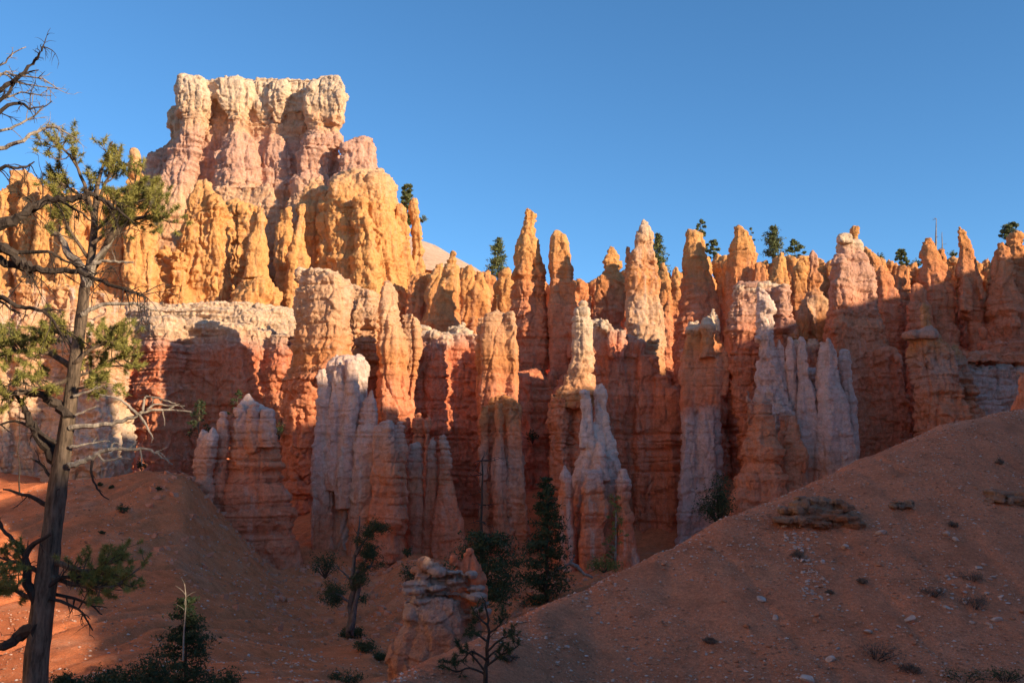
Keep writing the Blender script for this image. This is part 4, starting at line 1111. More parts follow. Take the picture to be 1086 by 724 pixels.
# --- the big pine at the left
def big_pine():
    Y = 14.0
    k = Y / FPX
    root = empty('pine_tree', W(37, 790, Y))
    tag(root, 'tall half-dead pine with bare pale limbs standing nearest at the left', 'tree')
    root_loc = Vector(root.location)
    tr = [(35, 800, 17), (36, 760, 15.5), (38, 724, 14.5), (43, 660, 13.5), (50, 600, 12.6), (57, 550, 11.6), (64, 500, 10.6), (70, 460, 9.4),
          (75, 420, 8.2), (80, 380, 7.6), (86, 340, 7.0), (91, 300, 6.2), (96, 278, 5.0), (99, 250, 4.4), (101, 220, 3.6), (103, 200, 2.8), (107, 183, 2.0), (113, 166, 1.4), (119, 150, 0.8)]
    P = path([(a, b_, 0) for a, b_, _ in tr], Y, 0, 4)
    rr = np.interp(np.linspace(0, len(tr) - 1, len(P)), range(len(tr)), [t[2] * k * .84 for t in tr])
    mb = MB()
    # bark ridges: an irregular ring
    base_pts = []
    n = 14
    for i, p in enumerate(P):
        for j in range(n):
            a = 2 * math.pi * j / n
            r = rr[i] * (1 + 0.10 * math.sin(5 * a + i * 0.35) + 0.07 * RND.uniform(-1, 1))
            mb.v.append(p + Vector((math.cos(a) * r, math.sin(a) * r, 0)))
    for i in range(len(P) - 1):
        for j in range(n):
            mb.f.append((i * n + j, i * n + (j + 1) % n, (i + 1) * n + (j + 1) % n, (i + 1) * n + j))
    parts = [mb.build('trunk', M_BARK, None, True)]
    ends = []
    live = [  # needle-bearing limbs
        ([(97, 290), (112, 262), (122, 248), (136, 236), (158, 230), (176, 230)], 4.5, 1.2, 14, .42),
        ([(100, 240), (92, 205), (82, 178), (70, 160), (60, 150)], 2.4, .8, 9, .34),
        ([(102, 222), (112, 195), (120, 175), (128, 156)], 2.0, .7, 9, .32),
        ([(98, 250), (120, 225), (138, 205), (150, 192)], 2.0, .8, 10, .34),
        ([(101, 225), (85, 208), (66, 195), (54, 190)], 2.0, .7, 9, .32),
        ([(95, 275), (80, 255), (70, 235), (62, 222)], 2.2, .8, 8, .32),
        ([(98, 258), (120, 240), (130, 222), (150, 212), (168, 206)], 2.0, .7, 10, .32),
        ([(78, 392), (60, 378), (40, 372), (20, 372), (2, 376)], 3.6, 1.2, 17, .42),
        ([(79, 385), (95, 372), (112, 364), (128, 358)], 2.6, .8, 13, .34),
        ([(77, 400), (58, 408), (38, 412), (20, 418), (5, 420)], 2.6, .9, 10, .36),
        ([(80, 380), (72, 362), (60, 350), (44, 358)], 2.0, .8, 9, .34),
        ([(77, 400), (95, 395), (110, 385), (135, 376)], 2.0, .7, 10, .34),
        ([(76, 412), (92, 410), (104, 403)], 1.6, .7, 6, .28),
        ([(52, 595), (72, 600), (95, 606), (112, 600), (122, 590)], 3.6, 1.0, 15, .40),
        ([(52, 610), (75, 618), (98, 622), (118, 622), (132, 616)], 3.0, 1.0, 12, .36),
        ([(50, 612), (30, 600), (12, 596), (-8, 600)], 3.0, 1.0, 12, .36),
        ([(46, 640), (26, 630), (8, 622), (-10, 620)], 3.0, 1.0, 12, .36),
    ]
    for pts, r0, r1, tw, tl in live:
        m = MB()
        limb(m, pts, Y, r0 * k, r1 * k, 0.14, int(tw * 1.6), tl * 1.15, 1, -0.3, ends, 0.9 * k, 0.3, 3)
        parts.append(m.build('branch', M_BARK))
    bent = [  # thick crooked limbs, still with bark
        ([(95, 300), (84, 283), (72, 265), (60, 250), (50, 240)], 6, 2.0, 6, .4, 'branch', M_GREYW),
        ([(63, 494), (52, 478), (42, 466), (34, 452), (30, 440), (26, 428), (18, 420)], 7.5, 1.6, 5, .35, 'branch', M_DARKB),
        ([(72, 444), (64, 432), (54, 424), (44, 420), (30, 416), (10, 417), (-6, 420)], 6.5, 1.4, 7, .35, 'branch', M_DARKB),
        ([(60, 470), (48, 462), (36, 455), (16, 447), (-4, 452)], 2.5, 1.0, 4, .3, 'branch', M_DARKB),
        ([(56, 540), (40, 530), (24, 524), (4, 519)], 3, 0.9, 4, .3, 'dead_branch', M_DARKB),
        ([(62, 520), (50, 500), (40, 490), (32, 486)], 2, 0.7, 2, .2, 'dead_branch', M_DARKB),
        ([(44, 650), (30, 620), (27, 595), (34, 578), (52, 566)], 6, 1.6, 5, .3, 'branch', M_DARKB),
        ([(28, 590), (14, 572), (4, 562), (-4, 550)], 3, 0.9, 3, .3, 'dead_branch', M_DARKB),
        ([(40, 668), (22, 672), (6, 684), (-10, 690)], 8, 3.0, 6, .3, 'branch', M_DARKB),
        ([(50, 622), (66, 612), (84, 612), (104, 612)], 2.5, .8, 8, .4, 'dead_branch', M_DARKB),
        ([(52, 634), (72, 640), (88, 650), (98, 668)], 2.0, .6, 5, .4, 'dead_branch', M_DARKB),
        ([(52, 628), (80, 634), (98, 642), (108, 652)], 2.0, .6, 5, .4, 'dead_branch', M_DARKB),
        ([(70, 470), (64, 464), (56, 474), (50, 480)], 2.0, .7, 2, .2, 'dead_branch', M_DARKB),
    ]
    pale = [
        ([(93, 284), (104, 278), (118, 277), (130, 278), (142, 279)], 2.2, .8, 3, .2),
        ([(86, 334), (100, 326), (116, 322), (140, 322), (156, 326), (168, 330)], 2.8, .8, 4, .22),
        ([(96, 292), (104, 272), (116, 258), (130, 242)], 3.4, 1.4, 3, .25),
        ([(74, 454), (92, 452), (112, 450), (130, 446), (146, 440), (154, 436), (168, 434), (184, 434), (202, 436)], 2.9, .8, 7, .22),
        ([(146, 440), (136, 430), (124, 422), (106, 418)], 1.8, .6, 2, .15),
        ([(146, 438), (154, 450), (160, 460), (163, 465)], 1.6, .5, 2, .12),
        ([(152, 436), (153, 424), (158, 420), (174, 424), (186, 428)], 1.6, .5, 2, .12),
        ([(156, 434), (166, 428), (178, 430), (196, 430)], 1.3, .4, 1, .12),
        ([(72, 494), (84, 490), (96, 486), (104, 480), (116, 477), (134, 476), (150, 476), (164, 480), (174, 487), (182, 492)], 3.4, .7, 9, .2),
        ([(148, 476), (150, 484), (151, 494)], 1.2, .5, 0, .1),
        ([(119, 478), (119, 471), (124, 470), (129, 473)], 1.2, .5, 0, .1),
        ([(104, 482), (110, 488), (124, 486), (140, 487)], 1.5, .5, 3, .15),
        ([(164, 480), (170, 480), (176, 486)], 1.0, .4, 0, .1),
        ([(74, 474), (86, 472), (98, 470), (116, 467)], 1.8, .5, 2, .15),
        ([(80, 440), (92, 435), (104, 430)], 1.4, .5, 0, .1),
        ([(78, 420), (92, 415), (108, 410)], 1.8, .5, 1, .15),
    ]
    for pts, r0, r1, tw, tl, nm, mt in bent:
        m = MB(); limb(m, pts, Y, r0 * k, r1 * k, 0.12, tw, tl, 1, 0.1, None, 0.9 * k, 0.25, 2); parts.append(m.build(nm, mt))
    for pts, r0, r1, tw, tl in pale:
        m = MB(); limb(m, pts, Y - 0.1, r0 * k, r1 * k, 0.04, tw, tl, 0, 0.1, None, 0.6 * k, 0.3, 2); parts.append(m.build('dead_branch', M_DEAD))
    # dark hanging stub right of the trunk
    m = MB(); limb(m, [(98, 488), (97, 502), (101, 514), (108, 524), (116, 530)], Y - 0.15, 1.5 * k, .5 * k, .03, 2, .15, 0, .2, None, .5 * k); parts.append(m.build('dead_branch', M_DARKB))
    # needles
    f = MB()
    for p, d in ends:
        tuft(f, p, d, 0.078, 62, .0048)
        if RND.random() < 0.25: tuft(f, p - d * 0.10, d, 0.07, 24, .0045)
    parts.append(f.build('foliage', M_NEEDLE))
    for o in parts:
        o.parent = root
        o.location = -root_loc
big_pine()

# --- the dead tree whose limbs reach in from beyond the left edge
def dead_tree():
    Y = 9.0
    k = Y / FPX
    base = W(-105, 900, Y)
    root = empty('dead_tree', base)
    tag(root, 'bare dead tree reaching in from the left edge with dark drooping limbs and twigs', 'tree')
    parts = []
    m = MB()
    m.tube(path([(-110, 900, 0), (-104, 700, 0), (-100, 500, 0), (-96, 300, 0), (-92, 120, 0), (-84, 20, 0), (-70, -40, 0)], Y), taper(19, .17, .03), 12)
    parts.append(m.build('trunk', M_GREYW, None, True))
    dark = [
        ([(-94, 150), (-40, 118), (0, 96), (12, 88), (22, 79), (34, 68), (42, 58), (47, 48)], 4, .8, 10, .28),
        ([(-94, 200), (-50, 160), (0, 118), (20, 110), (32, 116), (46, 112)], 3.5, .6, 9, .28),
        ([(-92, 180), (-40, 140), (0, 106), (10, 97), (18, 84), (30, 76), (40, 74)], 3, .6, 8, .25),
        ([(-96, 320), (-50, 270), (-20, 250), (0, 241), (20, 232), (34, 220), (46, 212), (62, 211), (78, 212), (92, 207), (104, 209), (116, 217), (128, 226), (138, 233)], 6.5, 1.0, 30, .5),
        ([(-98, 330), (-50, 255), (0, 234), (18, 229), (36, 224), (52, 214), (70, 216), (80, 222), (100, 236)], 3.5, .8, 14, .42),
        ([(-98, 340), (-50, 300), (-16, 274), (0, 276), (24, 284), (46, 285), (70, 286), (90, 291), (104, 296), (124, 304), (144, 312), (156, 318)], 6.0, .9, 36, .55),
        ([(-98, 320), (-40, 270), (-8, 262), (6, 263), (14, 268), (20, 277), (30, 281)], 7, 4.0, 4, .4),
        ([(12, 268), (30, 268), (50, 267), (62, 272), (76, 280), (100, 290)], 2.5, .7, 12, .4),
        ([(-98, 380), (-40, 335), (-4, 314), (12, 322), (28, 326), (42, 328), (54, 338), (62, 350), (67, 362)], 3.6, .8, 14, .45),
        ([(-98, 360), (-40, 320), (0, 320), (10, 328), (20, 332)], 2.4, .7, 6, .35),
        ([(-94, 240), (-40, 215), (0, 180), (14, 178), (28, 176), (36, 172)], 3, .7, 8, .3),
    ]
    pale = [
        ([(-94, 150), (-40, 130), (0, 80), (14, 80), (30, 81), (46, 84), (60, 93)], 1.8, .5, 8, .25),
        ([(-94, 180), (-40, 160), (-6, 157), (10, 155), (24, 149), (36, 141), (48, 136), (60, 135), (70, 141), (80, 147)], 3.2, .7, 14, .3),
        ([(-92, 120), (-40, 70), (0, 70), (12, 58), (28, 50)], 1.6, .5, 4, .2),
        ([(-92, 160), (-40, 140), (0, 139), (16, 134), (34, 124), (46, 114), (55, 107)], 2.2, .5, 8, .25),
        ([(-92, 110), (-40, 90), (0, 78), (20, 88), (44, 92), (62, 94)], 1.6, .5, 6, .22),
        ([(-92, 130), (-40, 110), (4, 104), (22, 98), (36, 100), (54, 102)], 1.6, .5, 6, .22),
    ]
    for pts, r0, r1, tw, tl in dark:
        m = MB(); limb(m, pts, Y, r0 * k, r1 * k, 0.10, tw, tl * 0.8, 1, 0.55, None, 0.75 * k, 0.35, 3); parts.append(m.build('branch', M_DARKB))  # shade on these limbs is put into the dark bark colour
    for pts, r0, r1, tw, tl in pale:
        m = MB(); limb(m, pts, Y + .3, r0 * k, r1 * k, 0.08, tw, tl * 0.8, 1, 0.05, None, 0.6 * k, 0.4, 2); parts.append(m.build('branch', M_DEAD))  # sunlit look of these limbs is put into the pale wood colour
    for o in parts:
        o.parent = root; o.location = -Vector(base)
dead_tree()

# --- conifers and shrubs
def conifer(px, ytop, ybase, Y, wpx, label, group=None, mat=None, name='fir_tree', dens=1.0, bark=None, shape=0.8, bare=0.12, leaf=None, lean=0.0, drop=0.25, dead_top=0.0, base_z=None):
    k = Y / FPX
    b0 = Vector(W(px, ybase, Y)); t0 = Vector(W(px + lean, ytop, Y))
    if base_z is not None: b0.z = base_z
    H = (t0 - b0).length
    R = wpx * k / 2
    root = empty(name, b0)
    tag(root, label, 'tree', group)
    tr = MB()
    nn = 8
    P = [Vector((0, 0, 0)).lerp(t0 - b0, i / nn) + (rvec() * 0.012 * H if 0 < i < nn else Vector()) for i in range(nn + 1)]
    P[0] = P[0] - Vector((0, 0, 0.3))
    tr.tube(P, taper(nn + 1, max(0.018 * H, .03), 0.004 * H), 7)
    fo = MB()
    L = leaf or 0.00135 * Y
    h = bare
    nb = 0
    while h < 0.985:
        prof = (1 - h) ** shape
        rad = R * (0.15 + 0.95 * prof) if h > bare + 0.06 else R * (0.15 + 0.95 * prof) * 0.75
        c = P[0].lerp(P[-1], h)
        i = min(int(h * nn), nn - 1); c = P[i].lerp(P[i + 1], h * nn - i)
        for _ in range(RND.randint(3, 5)):
            a = RND.uniform(0, 2 * math.pi)
            ln = rad * RND.uniform(0.55, 1.1)
            d = Vector((math.cos(a), math.sin(a), RND.uniform(-drop, drop * 0.4) + 0.25 * h))
            e = c + d * ln
            tr.tube([c, c.lerp(e, .5) + rvec() * .03 * ln, e], [0.006 * H * (1 - h) + .006, 0.004 * H * (1 - h) + .005, .004], 4)
            if h > 1 - dead_top: continue
            m = int((7 + 26 * ln / max(R, .01)) * dens)
            for _ in range(m):
                f = RND.random() ** 0.7
                p = c.lerp(e, 0.2 + 0.85 * f) + Vector((RND.gauss(0, 1), RND.gauss(0, 1), RND.gauss(0, 0.55))) * (0.16 * ln + L * 0.4)
                fo.leaf(p, L * RND.uniform(0.6, 1.3))
        h += RND.uniform(0.5, 1.0) * 0.055
    tr.build('trunk', bark or M_DARKB, root, True)
    fo.build('crown', mat or M_FIR, root)
    return root

def clumpy(px, ytop, ybase, Y, wpx, label, group=None, mat=None, name='pine_tree', n=26, crown_from=0.35, bark=None, leaf=None, dens=110, lean=0.0, base_z=None, flat=0.6):
    """open pine: trunk, limbs and separate needle clumps"""
    k = Y / FPX
    b0 = Vector(W(px, ybase, Y)); t0 = Vector(W(px + lean, ytop, Y))
    if base_z is not None: b0.z = base_z
    H = (t0 - b0).length; R = wpx * k / 2
    root = empty(name, b0); tag(root, label, 'tree', group)
    tr = MB(); fo = MB()
    nn = 8
    P = [Vector((0, 0, 0)).lerp(t0 - b0, i / nn) + (rvec() * 0.02 * H if 0 < i < nn else Vector()) for i in range(nn + 1)]
    P[0] = P[0] - Vector((0, 0, 0.3))
    tr.tube(P, taper(nn + 1, max(0.02 * H, .03), 0.004 * H), 7)
    L = leaf or 0.0013 * Y
    for i in range(n):
        h = crown_from + (1 - crown_from) * (i + RND.random()) / n
        j = min(int(h * nn), nn - 1); c = P[j].lerp(P[j + 1], h * nn - j)
        rad = R * (1.0 - 0.75 * ((h - crown_from) / (1 - crown_from)) ** 1.6) * RND.uniform(0.35, 1.05)
        a = RND.uniform(0, 6.28)
        e = c + Vector((math.cos(a) * rad, math.sin(a) * rad, RND.uniform(0.0, 0.25) * rad))
        tr.tube([c - Vector((0, 0, .02 * H)), c.lerp(e, .5), e], [.007 * H * (1.1 - h) + .004, .005 * H * (1.1 - h) + .004, .004], 4)
        cr = R * RND.uniform(0.16, 0.34)
        for _ in range(dens):
            v = rvec() * (RND.random() ** 0.4) * cr; v.z *= flat
            fo.leaf(e + v, L * RND.uniform(0.6, 1.3))
    tr.build('trunk', bark or M_BARK, root, True)
    fo.build('crown', mat or M_FARPINE, root)
    return root

def bush(px, py, Y, wpx, hpx, label, mat=None, group=None, cat='shrub', n=400, leaf=None, name='shrub', z=None):
    """py = foot of the bush"""
    k = Y / FPX
    b0 = Vector(W(px, py, Y))
    if z is not None: b0.z = z
    R = wpx * k / 2; H = hpx * k
    root = empty(name, b0); tag(root, label, cat, group)
    st = MB(); fo = MB()
    L = leaf or 0.0013 * Y
    tips = []
    for _ in range(12):
        a = RND.uniform(0, 6.28); q = RND.random() ** .5
        e = Vector((math.cos(a) * R * q, math.sin(a) * R * q, H * (1 - 0.55 * q * q) * RND.uniform(.6, 1.0)))
        st.tube([Vector((0, 0, -.1)), e * .5 + rvec() * .08 * R, e], [.02 * H + .006, .012 * H + .004, .003], 4)
        tips.append(e)
    for i in range(n):
        e = tips[i % len(tips)]
        p = e * RND.uniform(0.45, 1.05) + Vector((RND.gauss(0, 1), RND.gauss(0, 1), RND.gauss(0, .7))) * 0.17 * max(R, H * .6)
        p.z = max(p.z, -0.05)
        fo.leaf(p, L * RND.uniform(.6, 1.3))
    st.build('stems', M_DARKB, root); fo.build('foliage', mat or M_FIR, root)
    return root

def pix_ground(px, py, y0=6.0, y1=140.0):
    prev = None
    for i in range(500):
        Y = y0 * (y1 / y0) ** (i / 499.0)
        p = W(px, py, Y)
        if p[2] <= gz(p[0], Y): return Vector((p[0], Y, gz(p[0], Y)))
    return None

RG = 'pines standing on the canyon rim'
clumpy(431, 197, 246, 226, 27, 'dense rim pine peeking out behind the right shoulder of the golden buttress', RG, n=34, crown_from=.1, dens=150)
bush(448, 236, 224, 10, 9, 'tiny shrub clinging to the outer edge of the golden buttress', M_FARPINE, n=150)
conifer(528, 252, 297, 214, 25, 'lone conical rim pine between the golden buttress and the tallest dark spire', RG, M_FARPINE, 'pine_tree', dens=2.2, shape=.75)
conifer(698, 248, 296, 200, 24, 'rim pine half hidden behind the bright pointed spire', RG, M_FARPINE, 'pine_tree', dens=2.2)
clumpy(744, 234, 280, 210, 18, 'thin straggly rim pine just right of the square topped golden spire', RG, n=20, crown_from=.25, dens=100)
clumpy(757, 255, 280, 208, 17, 'short bushy rim pine beside the thin straggly one', RG, n=18, crown_from=.2, dens=110)
clumpy(797, 243, 285, 206, 12, 'dark thin rim tree just showing behind the broad golden spire', RG, n=10, crown_from=.3, dens=30)
conifer(820, 240, 288, 204, 27, 'conical rim pine with bare trunk foot in the gap beside the broad golden spire', RG, M_FARPINE, 'pine_tree', dens=2.4, bare=.33, shape=.6)
clumpy(843, 255, 284, 207, 22, 'low spreading rim pine above the chess pawn hoodoo', RG, n=18, crown_from=.3, dens=110, flat=.45)
clumpy(955, 265, 288, 206, 18, 'bushy rim pine in the dip between the tower and the pointed crown hoodoo', RG, n=20, crown_from=.2, dens=110)
bush(971, 284, 206, 14, 11, 'small round yellowish shrub on the rim beside the bushy pine', M_FARPINE, n=220)
bush(934, 279, 206, 12, 12, 'little dark shrub on the rim close to the right side of the tower', M_FARPINE, n=160)
bush(1011, 273, 206, 10, 9, 'tiny shrub on the rim between the dead snag and the horned hoodoo', M_FARPINE, n=160)
clumpy(1071, 237, 270, 182, 26, 'round headed pine above the bulky hoodoos at the far right', RG, n=26, crown_from=.25, dens=150)

def snag(px, ytop, ybase, Y, label, r, tw, tl, mat=None, name='dead_tree', lean=0, group=None):
    b0 = Vector(W(px, ybase, Y)); t0 = Vector(W(px + lean, ytop, Y))
    root = empty(name, b0); tag(root, label, 'tree', group)
    H = (t0 - b0).length
    m = MB(); tm = MB()
    P = [(t0 - b0) * (i / 7) + (rvec() * .012 * H if 0 < i < 7 else Vector()) for i in range(8)]
    P[0] = P[0] - Vector((0, 0, .4))
    m.tube(P, taper(8, r, r * .25), 7)
    for _ in range(tw):
        i = RND.randint(2, 7)
        a = RND.uniform(0, 6.28)
        twig(tm, P[i], Vector((math.cos(a), math.sin(a), RND.uniform(-.3, .3))), tl * RND.uniform(.4, 1.1), r * .25, 1, .1, None, 2)
    m.build('trunk', mat or M_GREYW, root, True); tm.build('branch', mat or M_GREYW, root)
    return root
snag(993, 232, 276, 205, 'tall thin bare snag sticking up from the rim at the right', .28, 8, 1.3, M_GREYW)
snag(999, 246, 276, 206, 'shorter bare snag just right of the tall thin one on the rim', .20, 8, 1.2, M_GREYW)

# in the gully
conifer(580, 505, 640, 104, 60, 'dark pointed fir deep in shade at the centre of the gully', None, M_FIR, dens=4, leaf=.20, shape=.85, bare=.03)
root = conifer(516, 566, 640, 94, 96, 'broad dark layered conifer behind the layered outcrop', None, M_FIR, dens=3.2, leaf=.20, shape=.5, bare=.10, drop=.15)
snag(511, 488, 600, 99, 'tall dead snag before the fluted pillar', .22, 26, 2.0, M_DARKB)
clumpy(652, 524, 600, 108, 26, 'slender yellow green sapling before the white ghostly spire', None, M_YELLOW, 'aspen_tree', n=30, crown_from=.1, bark=M_GREYW, dens=34)
bush(640, 606, 106, 36, 16, 'low green bush under the slender yellow green sapling', M_YELLOW, n=1000)
bush(762, 556, 119, 38, 54, 'tall dark bush in the shade beside the pale footed pillar', M_FIR, n=3000)
bush(345, 612, 100, 34, 30, 'dark tangled shrub at the right foot of the broad banded hoodoo', M_FIR, n=1000)
bush(357, 634, 92, 26, 14, 'dark low shrub left of the twisted grey trunk', M_FIR, n=1000)
bush(432, 618, 90, 24, 22, 'dark shrub just behind the left edge of the layered outcrop', M_FIR, n=400)
bush(432, 590, 112, 14, 12, 'small shrub on the talus under the three joined columns', M_FIR, n=220)
for i, (px, py, w, h, l) in enumerate([(372, 676, 26, 12, 'upper dark green juniper mat on the gully floor below the twisted trunk'), (388, 690, 28, 12, 'middle dark green juniper mat on the gully floor'),
                            (402, 700, 20, 9, 'dark green juniper mat touching the foot of the layered outcrop'), (366, 722, 40, 10, 'pale green brush strip along the bottom edge left of the near slope')]):
    g = pix_ground(px, py, 30, 120)
    if g: bush(px, py, g.y, w, h, l, M_FIR, n=1000, z=g.z)

def twisted_tree():
    Y = 80.0; k = Y / FPX
    g = W(372, 672, Y); root = empty('juniper_tree', g)
    tag(root, 'old twisted tree with grey split trunk and dark tufts on its right side', 'tree')
    m = MB(); ends = []
    limb(m, [(371, 674), (372, 650), (374, 625), (376, 600), (378, 575), (381, 548)], Y, 4.5 * k, .7 * k, .1, 8, .8, 0, .1, None, .6 * k, .5)
    limb(m, [(370, 672), (376, 650), (380, 625), (386, 605), (396, 596)], Y - .3, 3.6 * k, .8 * k, .1, 8, 1.0, 1, -.1, ends, .6 * k, .4)
    limb(m, [(376, 612), (384, 598), (392, 588), (402, 578)], Y - .2, 2 * k, .7 * k, .1, 7, .9, 1, -.1, ends, .5 * k, .3)
    limb(m, [(378, 588), (386, 574), (394, 566), (400, 560)], Y - .2, 1.6 * k, .6 * k, .1, 8, .9, 1, -.1, ends, .5 * k, .3)
    limb(m, [(374, 620), (366, 608), (358, 602)], Y, 1.4 * k, .5 * k, .1, 4, .6, 0, .1, None, .5 * k)
    limb(m, [(372, 640), (362, 632), (352, 628)], Y, 1.6 * k, .5 * k, .1, 5, .8, 1, .1, ends, .5 * k)
    f = MB()
    for p, d in ends:
        for _ in range(46): f.leaf(p + Vector((RND.gauss(0, .26), RND.gauss(0, .26), RND.gauss(0, .16))), .10)
    for o in (m.build('trunk', M_JUNI, None, True), f.build('crown', M_FIR)):
        o.parent = root; o.location = -Vector(g)
twisted_tree()

def small_pine():
    """young open pine on the near slope"""
    Y = 21.0; k = Y / FPX
    x, _, _ = W(516, 740, Y); z = gz(x, Y)
    root = empty('pine_tree', (x, Y, z)); tag(root, 'young sparse pine growing low in front of the layered outcrop', 'tree')
    m = MB(); ends = []
    limb(m, [(516, 770), (516, 740), (515, 715), (517, 695), (518, 670), (517, 650), (512, 634)], Y, 3.4 * k, .6 * k, .03, 4, .3, 0, -.2, ends, .5 * k, .6)
    for pts in ([(515, 712), (505, 700), (498, 692), (488, 688)], [(517, 705), (530, 695), (540, 690), (550, 684)], [(517, 690), (530, 678), (540, 674), (545, 670)],
                [(516, 700), (500, 690), (490, 700), (478, 702)], [(517, 680), (505, 672), (496, 668)], [(518, 672), (528, 664), (534, 656)], [(517, 662), (508, 655), (503, 650)], [(516, 698), (526, 690), (536, 700)], [(515, 715), (498, 708), (484, 712), (474, 708)]):
        limb(m, pts, Y, 1.3 * k, .5 * k, .10, 7, .24, 1, -.35, ends, .4 * k, .35, 2)
    f = MB()
    for p, d in ends: tuft(f, p, d, 0.085, 26, .006)
    for o in (m.build('trunk', M_DARKB, None, True), f.build('foliage', M_FIR)):
        o.parent = root; o.location = -Vector((x, Y, z))
small_pine()

# bottom left: fir with bleached dead leader, and the bushes beside it
r_ = conifer(196, 632, 775, 24, 84, 'dark fir with bleached dead leader at the bottom left', None, M_FIR, dens=6, shape=.75, bare=.05, leaf=.045, drop=.1)
m = MB(); Pl = path([(194, 700, -.4), (195, 670, -.4), (197, 640, -.4), (196, 619, -.4)], 24)
m.tube([p - Vector(r_.location) for p in Pl], taper(len(Pl), .024, .005), 6)
for i in range(5):
    twig(m, Pl[-2] - Vector(r_.location) - Vector((0, 0, .12 * i)), Vector((RND.uniform(-1, 1), 0, .8)), .3, .007, 0)
m.build('dead_leader', M_DEAD, r_)
for px, py, w, h, l in [(108, 742, 66, 34, 'dark bush at the bottom edge right of the big pine trunk'), (152, 742, 74, 48, 'dark leafy bush between the big pine and the bleached topped fir'),
                        (66, 738, 44, 22, 'low green bush at the foot of the big pine trunk'), (228, 752, 50, 44, 'dark bush at the bottom edge right of the bleached topped fir')]:
    bush(px, py, 22.5, w, h, l, M_FIR, n=3600, leaf=.04)

# on and around the left mound
for px, py, w, h, l in [(131, 544, 15, 11, 'round dark shrub alone on the crest of the left mound'), (168, 520, 5, 4, 'tiny shrub high on the left mound'), (118, 518, 5, 4, 'tiny shrub on the pale saddle of the left mound'),
                        (106, 516, 5, 4, 'speck of a shrub left on the pale saddle'), (108, 566, 6, 4, 'small dry shrub low on the left mound')]:
    g = pix_ground(px, py, 60, 130)
    if g: bush(px, py, g.y, w, h, l, M_FIR, n=220, z=g.z)
bush(34, 540, 104, 30, 26, 'dark shrub with bare stems under the dead sapling at the far left', M_FIR, n=1000)
snag(20, 432, 545, 103, 'thin dead sapling before the sunlit cream cliff at the far left', .10, 14, 1.4, M_DARKB)
bush(6, 366, 118, 30, 30, 'sunlit shrub on the cream cliff at the left edge', M_FARPINE, n=1000)
bush(150, 498, 138, 12, 12, 'dark shrub at the foot of the smooth red cliff', M_FIR, n=220)
clumpy(211, 424, 470, 139, 30, 'small dark tree growing against the smooth red cliff', None, M_FIR, 'juniper_tree', n=22, crown_from=.15, dens=40)
clumpy(252, 414, 450, 140, 20, 'dim little tree behind the crown of the broad banded hoodoo', None, M_FIR, 'juniper_tree', n=16, crown_from=.2, dens=36)
bush(296, 466, 140, 14, 24, 'dark shrub in the cleft right of the white crown', M_FIR, n=240)
bush(565, 470, 150, 12, 16, 'dark shrub in the gap right of the fluted pillar', M_FIR, n=200)
# ------------------------------------------------------------------ small things on the ground
def outcrop(px, py, Y, wpx, hpx, label, seed, mat):
    """stack of thin broken shelves, each layer its own outline"""
    cols = []
    r = random.Random(seed)
    nl = max(3, int(hpx / 5))
    for i in range(nl):
        f = (i + .5) / nl                      # 0 top, 1 bottom
        y1 = py - hpx + hpx * i / nl; y2 = y1 + hpx / nl * 1.25
        lx = px - wpx / 2 * (.45 + .55 * f) * r.uniform(.8, 1.1); rx = px + wpx / 2 * (.5 + .5 * f ** .6) * r.uniform(.85, 1.1)
        n = 5
        for q in range(n):
            a = lx + (rx - lx) * q / n - r.uniform(0, 4) * wpx / 90; c = lx + (rx - lx) * (q + 1) / n + r.uniform(0, 5) * wpx / 90
            s_ = r.uniform(-.12, .12) * hpx + (q - 2) * hpx * .03
            cols.append((Y + .25 * (1 - f) + r.uniform(-.16, .16), [(y1 + s_, a + 2, c - 2), (y1 + s_ + .8, a, c), (y2 + s_ - .8, a + 1, c - 1), (y2 + s_, a + 3, c - 3)], dict(ratio=r.uniform(1.0, 1.8), expo=3)))
    cols.append((Y + .35, [(py - hpx * .6, px - wpx * .36, px + wpx * .36), (py + 8, px - wpx * .48, px + wpx * .48)], dict(ratio=.5)))
    o = rock_part('rock_outcrop', cols, mat, None, amp=.15, flute=.1, lump=.35, strata=.4, size=.3, vox=.024, knobs=0)
    tag(o, label, 'rock outcrop')
M_SHELF = rock_mat('dark_shelf_rock', [(-4, (.55, .21, .10)), (-2.4, (.56, .22, .10)), (-1.8, (.50, .23, .13)), (-1.0, (.48, .31, .21)), (3, (.55, .23, .11))], .1, scale=4.0)
g = pix_ground(866, 556); outcrop(866, 556, g.y, 88, 30, 'dark layered rock ledge jutting from the near slope below its crest', 5, M_SHELF)
g = pix_ground(1066, 534); outcrop(1066, 534, g.y, 62, 12, 'flat dark rock shelf on the near slope at the right edge', 6, M_SHELF)
g = pix_ground(952, 538); outcrop(952, 538, g.y, 34, 6, 'thin rock shelf on the near slope between the two larger ledges', 8, M_SHELF)

# grey driftwood log in the gully
m = MB()
limb(m, [(580, 614), (590, 604), (598, 601), (606, 595), (610, 588)], 104, .22, .08, .1, 4, .8, 0, 0, None, .05)
limb(m, [(604, 596), (612, 600), (616, 606), (628, 612)], 104, .24, .12, .1, 3, .6, 0, 0, None, .05)
tag(m.build('fallen_log', M_GREYW, None, True), 'grey forked fallen log lying by the pointed fir in the gully', 'log')

